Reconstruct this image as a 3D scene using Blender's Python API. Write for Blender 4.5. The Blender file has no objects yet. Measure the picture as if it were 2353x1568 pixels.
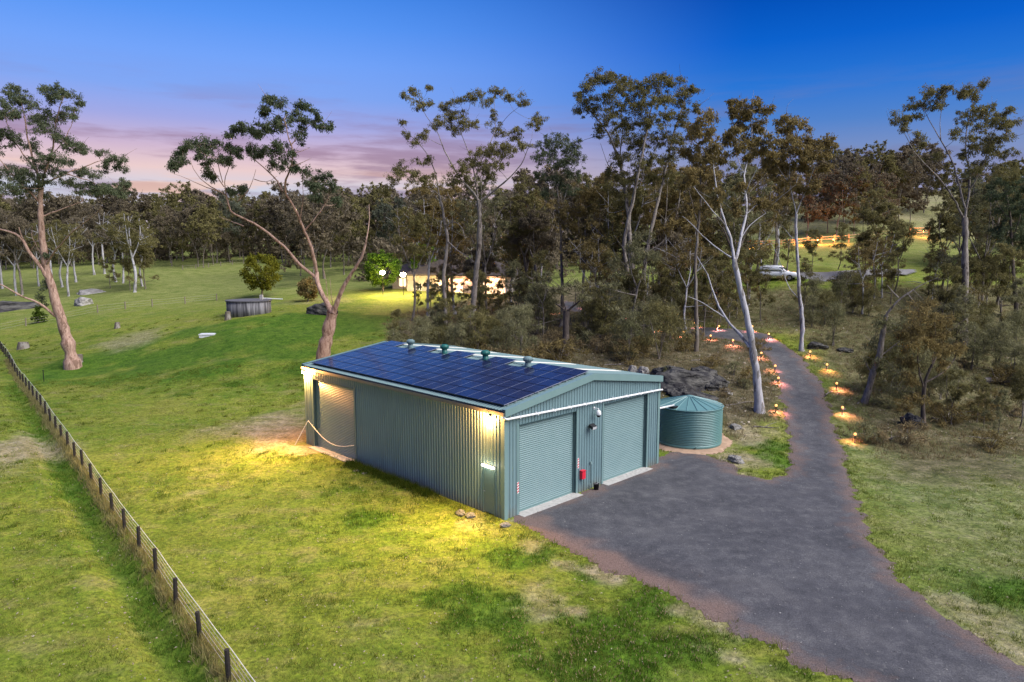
import bpy, math, random
import numpy as np
from mathutils import Vector, Matrix

random.seed(7)
rng = np.random.default_rng(11)
S = bpy.context.scene
COL = S.collection

# ------------------------------------------------------------------ camera
F, PITCH, CAMH = 1615.4, 0.12535, 11.88            # focal length in units of a 2353 x 1568 picture
CX, CY = 1176.5, 784.0
cam_d = bpy.data.cameras.new('camera')
cam = bpy.data.objects.new('camera', cam_d)
COL.objects.link(cam)
cam.location = (0, 0, CAMH)
cam.rotation_euler = (math.pi / 2 - PITCH, 0, 0)
cam_d.sensor_width = 36
cam_d.lens = 36 * F / 2353
cam_d.clip_start = 0.5
cam_d.clip_end = 5000
S.camera = cam

# ------------------------------------------------------------------ view + sky + soft daylight
S.view_settings.view_transform = 'Standard'
S.view_settings.look = 'None'
S.view_settings.gamma = 1
S.view_settings.use_curve_mapping = False
EXPO = 1.25
S.view_settings.exposure = EXPO
SKY = 1 / 2 ** EXPO

def lin(c):
    return tuple(((v / 255) / 12.92 if v / 255 <= .04045 else ((v / 255 + .055) / 1.055) ** 2.4) for v in c)

W = bpy.data.worlds.new('World')
S.world = W
W.use_nodes = True
nt = W.node_tree
nt.nodes.clear()

def N(t, kind, **kw):
    n = t.nodes.new(kind)
    for k, v in kw.items():
        if k.startswith('i_'):
            key = k[2:]
            n.inputs[int(key) if key.isdigit() else key].default_value = v
        else:
            setattr(n, k, v)
    return n

def math_node(t, op, a, b=None, clamp=False):
    n = N(t, 'ShaderNodeMath', operation=op, use_clamp=clamp)
    for i, v in enumerate((a, b)):
        if v is None:
            continue
        if isinstance(v, (int, float)):
            n.inputs[i].default_value = v
        else:
            t.links.new(v, n.inputs[i])
    return n.outputs[0]

def ramp(t, fac, stops, interp='EASE'):
    n = N(t, 'ShaderNodeValToRGB')
    n.color_ramp.interpolation = interp
    e = n.color_ramp.elements
    while len(e) < len(stops):
        e.new(.5)
    for el, (p, c) in zip(e, stops):
        el.position = p
        el.color = (*c[:3], c[3] if len(c) > 3 else 1)
    t.links.new(fac, n.inputs[0])
    return n

def mixc(t, fac, a, b, mode='MIX'):
    n = N(t, 'ShaderNodeMix', data_type='RGBA', blend_type=mode)
    n.clamp_factor = True
    for sock, v in ((n.inputs[0], fac), (n.inputs[6], a), (n.inputs[7], b)):
        if isinstance(v, (int, float)):
            sock.default_value = v
        elif isinstance(v, tuple):
            sock.default_value = (*v[:3], 1)
        else:
            t.links.new(v, sock)
    return n.outputs[2]

tc = N(nt, 'ShaderNodeTexCoord')
sep = N(nt, 'ShaderNodeSeparateXYZ')
nt.links.new(tc.outputs['Generated'], sep.inputs[0])
z = sep.outputs['Z']
hor = math_node(nt, 'SQRT', math_node(nt, 'ADD', math_node(nt, 'MULTIPLY', sep.outputs['X'], sep.outputs['X']),
                                      math_node(nt, 'MULTIPLY', sep.outputs['Y'], sep.outputs['Y'])))
AZ = math.radians(-30)
dot = math_node(nt, 'ADD', math_node(nt, 'MULTIPLY', sep.outputs['X'], math.sin(AZ)),
                math_node(nt, 'MULTIPLY', sep.outputs['Y'], math.cos(AZ)))
dot = math_node(nt, 'DIVIDE', dot, math_node(nt, 'MAXIMUM', hor, .001))
azf = N(nt, 'ShaderNodeMapRange', interpolation_type='SMOOTHSTEP')
azf.inputs[1].default_value = .66
azf.inputs[2].default_value = 1.0
nt.links.new(dot, azf.inputs[0])
sun_side = ramp(nt, z, [(0, lin((222, 200, 205))), (.045, lin((212, 198, 212))), (.078, lin((206, 212, 230))), (.106, lin((236, 206, 206))), (.132, lin((208, 184, 210))),
                        (.166, lin((162, 170, 230))), (.2, lin((130, 168, 244))), (.24, lin((116, 165, 250))), (.285, lin((90, 152, 246))), (.34, lin((60, 132, 232))), (.45, lin((30, 102, 206))), (.65, lin((18, 80, 180))), (1, lin((14, 66, 156)))], 'LINEAR')
far_side = ramp(nt, z, [(0, lin((198, 172, 186))), (.045, lin((174, 164, 196))), (.09, lin((146, 150, 190))), (.125, lin((124, 146, 196))), (.165, lin((82, 132, 206))),
                        (.21, lin((40, 118, 214))), (.26, lin((12, 98, 206))), (.32, lin((2, 76, 180))), (.42, lin((4, 64, 164))), (.65, lin((8, 60, 152))), (1, lin((10, 58, 148)))], 'LINEAR')
sky = mixc(nt, azf.outputs[0], far_side.outputs[0], sun_side.outputs[0])
# streaks of dusk cloud low in the sky
mp = N(nt, 'ShaderNodeMapping')
mp.inputs['Scale'].default_value = (2.6, 2.6, 22)
nt.links.new(tc.outputs['Generated'], mp.inputs[0])
nz = N(nt, 'ShaderNodeTexNoise', i_Scale=1.6, i_Detail=7.0, i_Roughness=.58)
nt.links.new(mp.outputs[0], nz.inputs[0])
low = ramp(nt, z, [(0, (1, 1, 1)), (.11, (1, 1, 1)), (.24, (0, 0, 0))]).outputs[0]
cl = math_node(nt, 'MULTIPLY', ramp(nt, nz.outputs[0], [(.45, (0, 0, 0)), (.62, (1, 1, 1))]).outputs[0], low)
cl = math_node(nt, 'MULTIPLY', cl, .72)
ccol = mixc(nt, azf.outputs[0], lin((122, 128, 170)), lin((150, 118, 146)))
sky = mixc(nt, cl, sky, ccol)
nz2 = N(nt, 'ShaderNodeTexNoise', i_Scale=2.3, i_Detail=5.0, i_Roughness=.55)
nt.links.new(mp.outputs[0], nz2.inputs[0])
band = ramp(nt, z, [(.0, (0, 0, 0)), (.03, (1, 1, 1)), (.07, (1, 1, 1)), (.13, (0, 0, 0))]).outputs[0]
gl = math_node(nt, 'MULTIPLY', math_node(nt, 'MULTIPLY', ramp(nt, nz2.outputs[0], [(.5, (0, 0, 0)), (.62, (1, 1, 1))]).outputs[0], band), azf.outputs[0])
sky = mixc(nt, math_node(nt, 'MULTIPLY', gl, .6), sky, lin((255, 206, 176)))
bg = N(nt, 'ShaderNodeBackground')
nt.links.new(sky, bg.inputs[0])
bg.inputs[1].default_value = SKY
out = N(nt, 'ShaderNodeOutputWorld')
nt.links.new(bg.outputs[0], out.inputs[0])

sun_d = bpy.data.lights.new('sun', 'SUN')
sun_d.energy = 2.6
sun_d.angle = math.radians(60)
sun_d.color = (1, .98, .95)
sun = bpy.data.objects.new('sun', sun_d)
COL.objects.link(sun)
sun.location = (0, 0, 60)
sun.rotation_euler = Vector((-.60, .29, -.75)).to_track_quat('-Z', 'Y').to_euler()

# ------------------------------------------------------------------ small helpers
def mesh_np(name, V, Fc, smooth=False, attrs=None):
    """V (n,3), Fc (m,k) or list of such arrays"""
    me = bpy.data.meshes.new(name)
    V = np.asarray(V, dtype=np.float32)
    if not isinstance(Fc, list):
        Fc = [np.asarray(Fc)]
    Fc = [np.asarray(f, dtype=np.int32) for f in Fc if len(f)]
    me.vertices.add(len(V))
    me.vertices.foreach_set('co', V.ravel())
    loops = np.concatenate([f.ravel() for f in Fc]).astype(np.int32)
    tot = np.concatenate([np.full(len(f), f.shape[1], np.int32) for f in Fc])
    st = np.concatenate([[0], np.cumsum(tot)[:-1]]).astype(np.int32)
    me.loops.add(len(loops))
    me.loops.foreach_set('vertex_index', loops)
    me.polygons.add(len(tot))
    me.polygons.foreach_set('loop_start', st)
    me.polygons.foreach_set('loop_total', tot)
    if smooth:
        me.polygons.foreach_set('use_smooth', np.ones(len(tot), bool))
    for k, a in (attrs or {}).items():
        at = me.attributes.new(k, 'FLOAT', 'POINT')
        at.data.foreach_set('value', np.asarray(a, dtype=np.float32))
    me.update()
    me.validate()
    return me

class MB:
    """collects shapes into one mesh"""
    def __init__(s):
        s.v, s.f, s.mi, s.n, s.cur = [], [], [], 0, 0
    def add(s, V, Fc):
        V = np.asarray(V, float)
        s.v.append(V)
        for f in Fc:
            s.f.append([i + s.n for i in f])
            s.mi.append(s.cur)
        s.n += len(V)
        return s
    def box(s, x0, x1, y0, y1, z0, z1):
        V = [(x0, y0, z0), (x1, y0, z0), (x1, y1, z0), (x0, y1, z0), (x0, y0, z1), (x1, y0, z1), (x1, y1, z1), (x0, y1, z1)]
        return s.add(V, [(0, 3, 2, 1), (4, 5, 6, 7), (0, 1, 5, 4), (1, 2, 6, 5), (2, 3, 7, 6), (3, 0, 4, 7)])
    def quad(s, *p):
        return s.add(p, [tuple(range(len(p)))])
    def tube(s, pts, r, n=8, cap=True):
        pts = [Vector(p) for p in pts]
        rs = r if isinstance(r, (list, tuple)) else [r] * len(pts)
        V, Fc = [], []
        up = None
        for i, p in enumerate(pts):
            d = (pts[min(i + 1, len(pts) - 1)] - pts[max(i - 1, 0)]).normalized()
            if up is None:
                up = Vector((0, 0, 1)) if abs(d.z) < .9 else Vector((1, 0, 0))
            a = d.cross(up).normalized()
            b = a.cross(d).normalized()
            up = b
            for k in range(n):
                t = 2 * math.pi * k / n
                V.append(p + (a * math.cos(t) + b * math.sin(t)) * rs[i])
        for i in range(len(pts) - 1):
            for k in range(n):
                k2 = (k + 1) % n
                Fc.append((i * n + k, i * n + k2, (i + 1) * n + k2, (i + 1) * n + k))
        if cap:
            Fc.append(tuple(range(n))[::-1])
            Fc.append(tuple((len(pts) - 1) * n + k for k in range(n)))
        return s.add([tuple(v) for v in V], Fc)
    def lathe(s, prof, n=24, c=(0, 0, 0)):
        V, Fc = [], []
        for r, h in prof:
            for k in range(n):
                t = 2 * math.pi * k / n
                V.append((c[0] + r * math.cos(t), c[1] + r * math.sin(t), c[2] + h))
        for i in range(len(prof) - 1):
            for k in range(n):
                k2 = (k + 1) % n
                Fc.append((i * n + k, i * n + k2, (i + 1) * n + k2, (i + 1) * n + k))
        if prof[0][0] > 1e-4:
            Fc.append(tuple(range(n))[::-1])
        if prof[-1][0] > 1e-4:
            Fc.append(tuple((len(prof) - 1) * n + k for k in range(n)))
        return s.add(V, Fc)
    def prism(s, poly, axis, a, b):
        """poly of 2D points extruded along axis 0/1/2 from a to b"""
        n = len(poly)
        V = []
        for t in (a, b):
            for p in poly:
                q = list(p)
                q.insert(axis, t)
                V.append(tuple(q))
        Fc = [tuple(range(n)), tuple(range(n, 2 * n))[::-1]]
        for i in range(n):
            j = (i + 1) % n
            Fc.append((i, i + n, j + n, j))
        return s.add(V, Fc)
    def build(s, name, mats, parent=None, smooth=False, kind=None):
        me = bpy.data.meshes.new(name)
        me.from_pydata([tuple(x) for x in np.concatenate(s.v)], [], s.f)
        if not isinstance(mats, (list, tuple)):
            mats = [mats]
        for m in mats:
            me.materials.append(m)
        me.polygons.foreach_set('material_index', s.mi)
        if smooth:
            me.polygons.foreach_set('use_smooth', np.ones(len(s.f), bool))
        me.update()
        return link(name, me, parent, kind)

def link(name, me, parent=None, kind=None, mat=None):
    o = bpy.data.objects.new(name, me)
    COL.objects.link(o)
    if mat is not None:
        me.materials.append(mat)
    if parent is not None:
        o.parent = parent
    if kind:
        o['kind'] = kind
    return o

def tag(o, label, cat, group=None, kind=None):
    o['label'] = label
    o['category'] = cat
    if group:
        o['group'] = group
    if kind:
        o['kind'] = kind
    return o

def thing(name, label, cat, loc=(0, 0, 0), rz=0, group=None):
    o = bpy.data.objects.new(name, None)
    o.empty_display_size = .3
    COL.objects.link(o)
    o.location = loc
    o.rotation_euler = (0, 0, rz)
    return tag(o, label, cat, group)

def dup(root, loc, rz=0, scale=1, label=None, group=None):
    r = root.copy()
    COL.objects.link(r)
    r.location = loc
    r.rotation_euler = (0, 0, rz)
    r.scale = (scale,) * 3 if isinstance(scale, (int, float)) else scale
    if label:
        r['label'] = label
    if group:
        r['group'] = group
    for ch in list(root.children):
        c = ch.copy()
        COL.objects.link(c)
        c.parent = r
        for g in list(ch.children):
            d = g.copy()
            COL.objects.link(d)
            d.parent = c
    return r

def lamp(name, parent, loc, power, color, radius=.08, kind='POINT', aim=None, cone=2.4, blend=1.0):
    ld = bpy.data.lights.new(name, kind)
    ld.energy = power
    ld.color = color
    ld.shadow_soft_size = radius
    if kind == 'SPOT':
        ld.spot_size = cone
        ld.spot_blend = blend
    o = bpy.data.objects.new(name, ld)
    COL.objects.link(o)
    o.location = loc
    if aim is not None:
        o.rotation_euler = (Vector(aim)).to_track_quat('-Z', 'Y').to_euler()
    if parent:
        o.parent = parent
    return o

# ------------------------------------------------------------------ materials
def new_mat(name):
    m = bpy.data.materials.new(name)
    m.use_nodes = True
    t = m.node_tree
    return m, t, t.nodes['Principled BSDF']

def M(name, c1, c2=None, scale=4.0, rough=.6, metal=0.0, bump=0.0, stretch=(1, 1, 1), detail=4.0, lo=.35, hi=.65, spec=.4, bscale=None, coords='Object', bdist=.05):
    m, t, b = new_mat(name)
    b.inputs['Roughness'].default_value = rough
    b.inputs['Metallic'].default_value = metal
    b.inputs['Specular IOR Level'].default_value = spec
    b.inputs['Base Color'].default_value = (*c1, 1)
    if c2 is not None or bump:
        tcn = N(t, 'ShaderNodeTexCoord')
        mpn = N(t, 'ShaderNodeMapping')
        mpn.inputs['Scale'].default_value = stretch
        t.links.new(tcn.outputs[coords], mpn.inputs[0])
        nn = N(t, 'ShaderNodeTexNoise', i_Scale=scale, i_Detail=detail, i_Roughness=.6)
        t.links.new(mpn.outputs[0], nn.inputs[0])
        if c2 is not None:
            r = ramp(t, nn.outputs[0], [(lo, c1), (hi, c2)], 'LINEAR')
            t.links.new(r.outputs[0], b.inputs['Base Color'])
        if bump:
            bn = N(t, 'ShaderNodeBump', i_Strength=bump, i_Distance=bdist)
            n2 = nn
            if bscale:
                n2 = N(t, 'ShaderNodeTexNoise', i_Scale=bscale, i_Detail=4.0)
                t.links.new(mpn.outputs[0], n2.inputs[0])
            t.links.new(n2.outputs[0], bn.inputs['Height'])
            t.links.new(bn.outputs[0], b.inputs['Normal'])
    return m

def emit(name, c, s):
    m, t, b = new_mat(name)
    b.inputs['Base Color'].default_value = (*c, 1)
    b.inputs['Emission Color'].default_value = (*c, 1)
    b.inputs['Emission Strength'].default_value = s
    return m

def leaf_mat(name, c1, c2, trans=.3):
    m, t, b = new_mat(name)
    at = N(t, 'ShaderNodeAttribute', attribute_name='tint')
    oi = N(t, 'ShaderNodeObjectInfo')
    f = math_node(t, 'ADD', math_node(t, 'MULTIPLY', at.outputs['Fac'], .75), math_node(t, 'MULTIPLY', oi.outputs['Random'], .25))
    c = mixc(t, f, c1, c2)
    d = N(t, 'ShaderNodeBsdfDiffuse')
    tr = N(t, 'ShaderNodeBsdfTranslucent')
    t.links.new(c, d.inputs[0])
    t.links.new(c, tr.inputs[0])
    mx = N(t, 'ShaderNodeMixShader', i_0=trans)
    t.links.new(d.outputs[0], mx.inputs[1])
    t.links.new(tr.outputs[0], mx.inputs[2])
    t.links.new(mx.outputs[0], t.nodes['Material Output'].inputs[0])
    return m

def bark_mat(name, c1, c2, c3):
    m, t, b = new_mat(name)
    tcn = N(t, 'ShaderNodeTexCoord')
    mpn = N(t, 'ShaderNodeMapping')
    mpn.inputs['Scale'].default_value = (1, 1, .3)
    t.links.new(tcn.outputs['Object'], mpn.inputs[0])
    n1 = N(t, 'ShaderNodeTexNoise', i_Scale=5.0, i_Detail=7.0, i_Roughness=.72)
    t.links.new(mpn.outputs[0], n1.inputs[0])
    n2 = N(t, 'ShaderNodeTexNoise', i_Scale=2.4, i_Detail=5.0, i_Roughness=.6)
    t.links.new(mpn.outputs[0], n2.inputs[0])
    a = ramp(t, n1.outputs[0], [(.38, c1), (.62, c2)], 'LINEAR')
    f = ramp(t, n2.outputs[0], [(.55, (0, 0, 0)), (.59, (1, 1, 1))])
    t.links.new(mixc(t, f.outputs[0], a.outputs[0], c3), b.inputs['Base Color'])
    b.inputs['Roughness'].default_value = .85
    bn = N(t, 'ShaderNodeBump', i_Strength=.6, i_Distance=.05)
    t.links.new(n1.outputs[0], bn.inputs['Height'])
    t.links.new(bn.outputs[0], b.inputs['Normal'])
    return m

TEAL = (.148, .232, .248)
TEAL2 = (.170, .258, .272)
m_clad = M('teal steel', TEAL, TEAL2, scale=.9, rough=.42, stretch=(1, 1, .5), spec=.5)
def weather(m, zmax=.55, amt=.55):
    t = m.node_tree
    b = t.nodes['Principled BSDF']
    src = b.inputs['Base Color'].links[0].from_socket
    tcn = N(t, 'ShaderNodeTexCoord')
    sp_ = N(t, 'ShaderNodeSeparateXYZ')
    t.links.new(tcn.outputs['Object'], sp_.inputs[0])
    nn = N(t, 'ShaderNodeTexNoise', i_Scale=2.2, i_Detail=6.0, i_Roughness=.7)
    t.links.new(tcn.outputs['Object'], nn.inputs[0])
    mp_ = N(t, 'ShaderNodeMapping')
    mp_.inputs['Scale'].default_value = (6, 6, .35)
    t.links.new(tcn.outputs['Object'], mp_.inputs[0])
    n2 = N(t, 'ShaderNodeTexNoise', i_Scale=1.4, i_Detail=4.0)
    t.links.new(mp_.outputs[0], n2.inputs[0])
    low_ = N(t, 'ShaderNodeMapRange')
    low_.inputs[1].default_value, low_.inputs[2].default_value = zmax, 0
    t.links.new(math_node(t, 'ADD', sp_.outputs['Z'], math_node(t, 'MULTIPLY', math_node(t, 'SUBTRACT', nn.outputs[0], .5), 1.1)), low_.inputs[0])
    c = mixc(t, math_node(t, 'MULTIPLY', low_.outputs[0], amt), src, (.17, .145, .10))
    c = mixc(t, ramp(t, n2.outputs[0], [(.52, (0, 0, 0)), (.72, (.35, .35, .35))]).outputs[0], c, (.10, .15, .15))
    t.links.new(c, b.inputs['Base Color'])
weather(m_clad)
m_roller = M('teal roller steel', (.158, .248, .248), (.175, .265, .265), scale=1.5, rough=.4, spec=.5)
m_trim = M('teal flashing', (.16, .255, .25), (.175, .27, .265), scale=2, rough=.4, spec=.5)
m_roof = M('roof steel', (.14, .215, .22), (.165, .24, .245), scale=.8, rough=.6, spec=.2)
m_jamb = M('dark teal jamb', (.07, .12, .125), rough=.5)
m_gutter = M('gutter', (.15, .14, .12), (.19, .18, .155), scale=2, rough=.5)
m_white = M('white plastic', (.78, .78, .78), rough=.35)
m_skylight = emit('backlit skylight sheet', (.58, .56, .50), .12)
m_conc = M('concrete', (.34, .33, .31), (.46, .44, .41), scale=6, rough=.9, bump=.3)
m_black = M('black metal', (.015, .015, .017), rough=.5)
m_dkgreen = M('dark green vent', (.02, .13, .11), rough=.4)
m_red = M('red box', (.62, .02, .045), rough=.4)
m_steel = M('galvanised steel', (.45, .46, .47), rough=.4, metal=.6)
m_post = M('dark post', (.018, .015, .014), (.035, .028, .025), scale=8, rough=.9)
m_wire = M('fence wire', (.42, .38, .32), rough=.5)
m_tape = M('white fence wire', (.75, .72, .66), rough=.5)
m_timber = M('weathered timber', (.16, .13, .10), (.28, .23, .18), scale=8, rough=.9, stretch=(1, 1, .2))
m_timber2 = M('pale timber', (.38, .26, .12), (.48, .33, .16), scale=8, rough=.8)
m_rock = M('dark rock', (.025, .023, .025), (.17, .16, .14), scale=2.2, rough=.95, bump=1.0, detail=9, lo=.4, hi=.72, bscale=3.2, bdist=.45)
m_rock2 = M('pale rock', (.17, .155, .14), (.38, .36, .33), scale=2.5, rough=.95, bump=.9, detail=8, bscale=4, bdist=.3)
m_tank = M('tank steel', (.095, .200, .190), (.11, .22, .21), scale=1, rough=.32, spec=.5)
m_tankroof = M('tank roof steel', (.115, .235, .235), (.13, .255, .255), scale=1, rough=.3, spec=.5)

m_cell, _t, _b = new_mat('solar cells')
_b.inputs['Base Color'].default_value = (.012, .016, .05, 1)
_b.inputs['Roughness'].default_value = .13
_b.inputs['Specular IOR Level'].default_value = .30
_tc = N(_t, 'ShaderNodeTexCoord')
_sp = N(_t, 'ShaderNodeSeparateXYZ')
_t.links.new(_tc.outputs['Object'], _sp.inputs[0])
_w = math_node(_t, 'FRACT', math_node(_t, 'MULTIPLY', _sp.outputs['X'], 18.0))
_w = math_node(_t, 'GREATER_THAN', _w, .9)
_t.links.new(mixc(_t, _w, (.010, .014, .05), (.07, .08, .14)), _b.inputs['Base Color'])
m_pframe = M('panel frame', (.012, .012, .016), rough=.4)
m_pline = M('panel tab line', (.36, .38, .45), rough=.4, metal=.5)

# ------------------------------------------------------------------ ground
def ray_at(px, py, Y):
    """the world point on the line of sight through picture point (px,py) at distance Y ahead"""
    a = (px - CX) / F
    b = -(py - CY) / F
    c, s = math.cos(PITCH), math.sin(PITCH)
    dy, dz = c + b * s, -s + b * c
    t = Y / dy
    return np.array([a * t, Y, CAMH + dz * t])

ctrl = []
for x in range(-36, 25, 10):
    for y in (-5, 6, 16, 26, 36, 44):
        ctrl.append((x, y, 0.0))
ctrl += [(14, 20, 0), (-30, 52, 0), (-44, 62, 0), (-56, 76, 0), (-66, 88, 0), (-20, 50, 0), (-12, 52, 0), (-40, 72, -.2), (30, 25, 0), (34, 36, 0), (60, 20, 0), (-60, 20, 0), (-70, 50, 0)]
for px, py, Y in [(225, 722, 103), (60, 750, 100), (498, 688, 112), (585, 727, 85), (600, 790, 71), (735, 868, 62), (750, 800, 72), (860, 720, 92), (480, 770, 78),
                  (0, 690, 128), (0, 640, 160), (0, 605, 215), (250, 660, 135), (420, 603, 190), (500, 622, 165), (640, 592, 225),
                  (1000, 674, 108), (1150, 676, 107), (900, 672, 110), (1300, 800, 62), (1000, 832, 60), (1600, 925, 48.5), (1680, 960, 47), (1745, 948, 48.5),
                  (1760, 780, 65), (1600, 770, 70), (1500, 745, 80), (1330, 706, 94), (1843, 806, 62), (1795, 643, 90), (2000, 636, 92), (1640, 650, 96),
                  (2000, 562, 125), (2100, 528, 140), (1850, 572, 120), (1650, 572, 130), (2130, 476, 180), (2353, 560, 140), (2300, 700, 85),
                  (2353, 800, 66), (2353, 930, 52), (2100, 1000, 45.5), (2150, 860, 57), (1300, 602, 165), (1100, 600, 175), (900, 600, 190), (1900, 478, 190), (1500, 520, 190), (2353, 480, 190)]:
    ctrl.append(tuple(ray_at(px, py, Y)))
for x, z_ in ((-190, 15), (-90, 16), (0, 16), (90, 30), (190, 36)):
    ctrl.append((x, 275, z_))
ctrl = np.array(ctrl, float)

def tps_fit(P):
    n = len(P)
    d2 = ((P[:, None, :2] - P[None, :, :2]) ** 2).sum(2)
    K = .5 * d2 * np.log(d2 + 1e-9)
    K += np.eye(n) * 60.0
    Q = np.c_[np.ones(n), P[:, :2]]
    A = np.block([[K, Q], [Q.T, np.zeros((3, 3))]])
    return np.linalg.solve(A, np.r_[P[:, 2], 0, 0, 0])

TW = tps_fit(ctrl)
SX, SY, STH, SW, SL_, SE, SR = -.3326, 30.2234, .77861, 12.05, 17.757, 5.0, 5.86
sv = np.array([math.cos(STH), math.sin(STH)])
su = np.array([-math.sin(STH), math.cos(STH)])

def shed_local(x, y):
    dx, dy = x - SX, y - SY
    return dx * sv[0] + dy * sv[1], dx * su[0] + dy * su[1]

def smooth(a, b, x):
    t = np.clip((x - a) / (b - a), 0, 1)
    return t * t * (3 - 2 * t)

def height0(x, y):
    x = np.atleast_1d(np.asarray(x, float))
    y = np.atleast_1d(np.asarray(y, float))
    xc, yc = np.clip(x, -200, 200), np.clip(y, -5, 275)
    d2 = (xc[:, None] - ctrl[None, :, 0]) ** 2 + (yc[:, None] - ctrl[None, :, 1]) ** 2
    zz = (.5 * d2 * np.log(d2 + 1e-9)) @ TW[:len(ctrl)] + TW[-3] + TW[-2] * xc + TW[-1] * yc
    # level pad under the shed, its apron and the tank
    a, b = shed_local(x, y)
    dx = np.maximum(np.maximum(-a, a - SW - 6), 0)
    dy = np.maximum(np.maximum(-b - 1, b - SL_), 0)
    w = 1 - smooth(0, 5, np.hypot(dx, dy))
    back = smooth(SL_ - 9, SL_ - 3, b) * smooth(SW + .5, SW + 3, a)
    return zz * (1 - w * (1 - back))

def H(x, y):
    return float(height0(x, y)[0])

_T = np.concatenate([np.arange(10, 130, .4), np.arange(130, 420, 1.5)])

def gnd(px, py):
    P = np.array([ray_at(px, py, t) for t in _T])
    hh = height0(P[:, 0], P[:, 1])
    below = np.nonzero(P[:, 2] < hh)[0]
    i = below[0] if len(below) else len(_T) - 1
    if i == 0:
        return Vector(P[0])
    a, b = P[i - 1], P[i]
    fa, fb = a[2] - hh[i - 1], b[2] - hh[i]
    q = a + (b - a) * fa / max(fa - fb, 1e-6)
    return Vector((q[0], q[1], H(q[0], q[1])))

def on(px, Y, dz=0.0):
    """ground point at picture column px and distance Y"""
    x = (px - CX) / F * Y * (1 / math.cos(PITCH)) * 1.0
    zz = 0
    for _ in range(4):      # the depth along the optical axis depends on the height
        zz = H(x, Y)
        dep = Y * math.cos(PITCH) - (zz - CAMH) * math.sin(PITCH)
        x = (px - CX) / F * dep
    return Vector((x, Y, zz + dz))

def poly_sd(x, y, poly):
    """signed distance, positive inside"""
    poly = np.asarray(poly, float)
    best = np.full(x.shape, 1e9)
    ins = np.zeros(x.shape, bool)
    n = len(poly)
    for i in range(n):
        a, b = poly[i], poly[(i + 1) % n]
        e = b - a
        t = np.clip(((x - a[0]) * e[0] + (y - a[1]) * e[1]) / (e @ e + 1e-12), 0, 1)
        best = np.minimum(best, np.hypot(x - a[0] - t * e[0], y - a[1] - t * e[1]))
        c = ((a[1] > y) != (b[1] > y)) & (x < (b[0] - a[0]) * (y - a[1]) / (b[1] - a[1] + 1e-12) + a[0])
        ins ^= c
    return np.where(ins, best, -best)

def vnoise(x, y, s, seed=0):
    """cheap smooth value noise"""
    r = np.random.default_rng(seed).random((64, 64))
    u, v = x / s, y / s
    i, j = np.floor(u).astype(int), np.floor(v).astype(int)
    fu, fv = u - i, v - j
    fu, fv = fu * fu * (3 - 2 * fu), fv * fv * (3 - 2 * fv)
    g = lambda a, b: r[a % 64, b % 64]
    return (g(i, j) * (1 - fu) + g(i + 1, j) * fu) * (1 - fv) + (g(i, j + 1) * (1 - fu) + g(i + 1, j + 1) * fu) * fv

def G2(pts):
    return [tuple(gnd(*p)[:2]) for p in pts]

corner = lambda a, b: (SX + sv[0] * a + su[0] * b, SY + sv[1] * a + su[1] * b)
DRIVE = [corner(.5, -.15)] + G2([(1290, 1250), (1400, 1308), (1550, 1372), (1700, 1452), (1850, 1530), (1990, 1580), (2200, 1720)]) + [(22, 9), (30, 12)] + \
    G2([(2400, 1560), (2300, 1500), (2200, 1440), (2080, 1350), (1990, 1230), (1965, 1130), (1935, 1030), (1895, 905), (1870, 860), (1840, 822), (1800, 790), (1760, 768), (1700, 757), (1630, 753), (1560, 752), (1500, 742),
        (1450, 735), (1400, 722), (1345, 700), (1300, 690), (1285, 700), (1300, 712), (1345, 722), (1400, 736), (1450, 750), (1500, 760), (1560, 768), (1620, 775), (1690, 784), (1735, 795), (1765, 825), (1785, 860), (1797, 900), (1803, 960), (1815, 1020), (1826, 1060), (1815, 1092), (1770, 1102), (1700, 1090), (1672, 1066), (1640, 1052)]) + \
    [corner(SW + 3.2, .6), corner(SW + .1, .6), corner(SW, -.15)]
SCRUB = G2([(900, 800), (905, 740), (960, 705), (1060, 690), (1250, 660), (1420, 640), (1560, 660), (1560, 735), (1770, 800), (1790, 880), (1760, 960), (1690, 1010), (1640, 960), (1560, 880)]) + [corner(SW + .5, 3), corner(SW + .5, SL_), corner(4, SL_ + 3)]
RIGHTSCRUB = G2([(1830, 770), (1900, 870), (1960, 990), (2060, 1080), (2200, 1110), (2420, 1090), (2420, 660), (2250, 650), (2000, 660), (1850, 665), (1700, 668), (1560, 680), (1560, 740), (1700, 752), (1770, 762)])
SOIL = [corner(.3, -.4)] + G2([(1290, 1250), (1400, 1308), (1550, 1372), (1640, 1420)])
ROADUP = G2([(1640, 640), (1760, 655), (1900, 645), (2100, 628), (2110, 618), (1900, 626), (1760, 630), (1640, 622)])
FENCE_DIR = None

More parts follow.
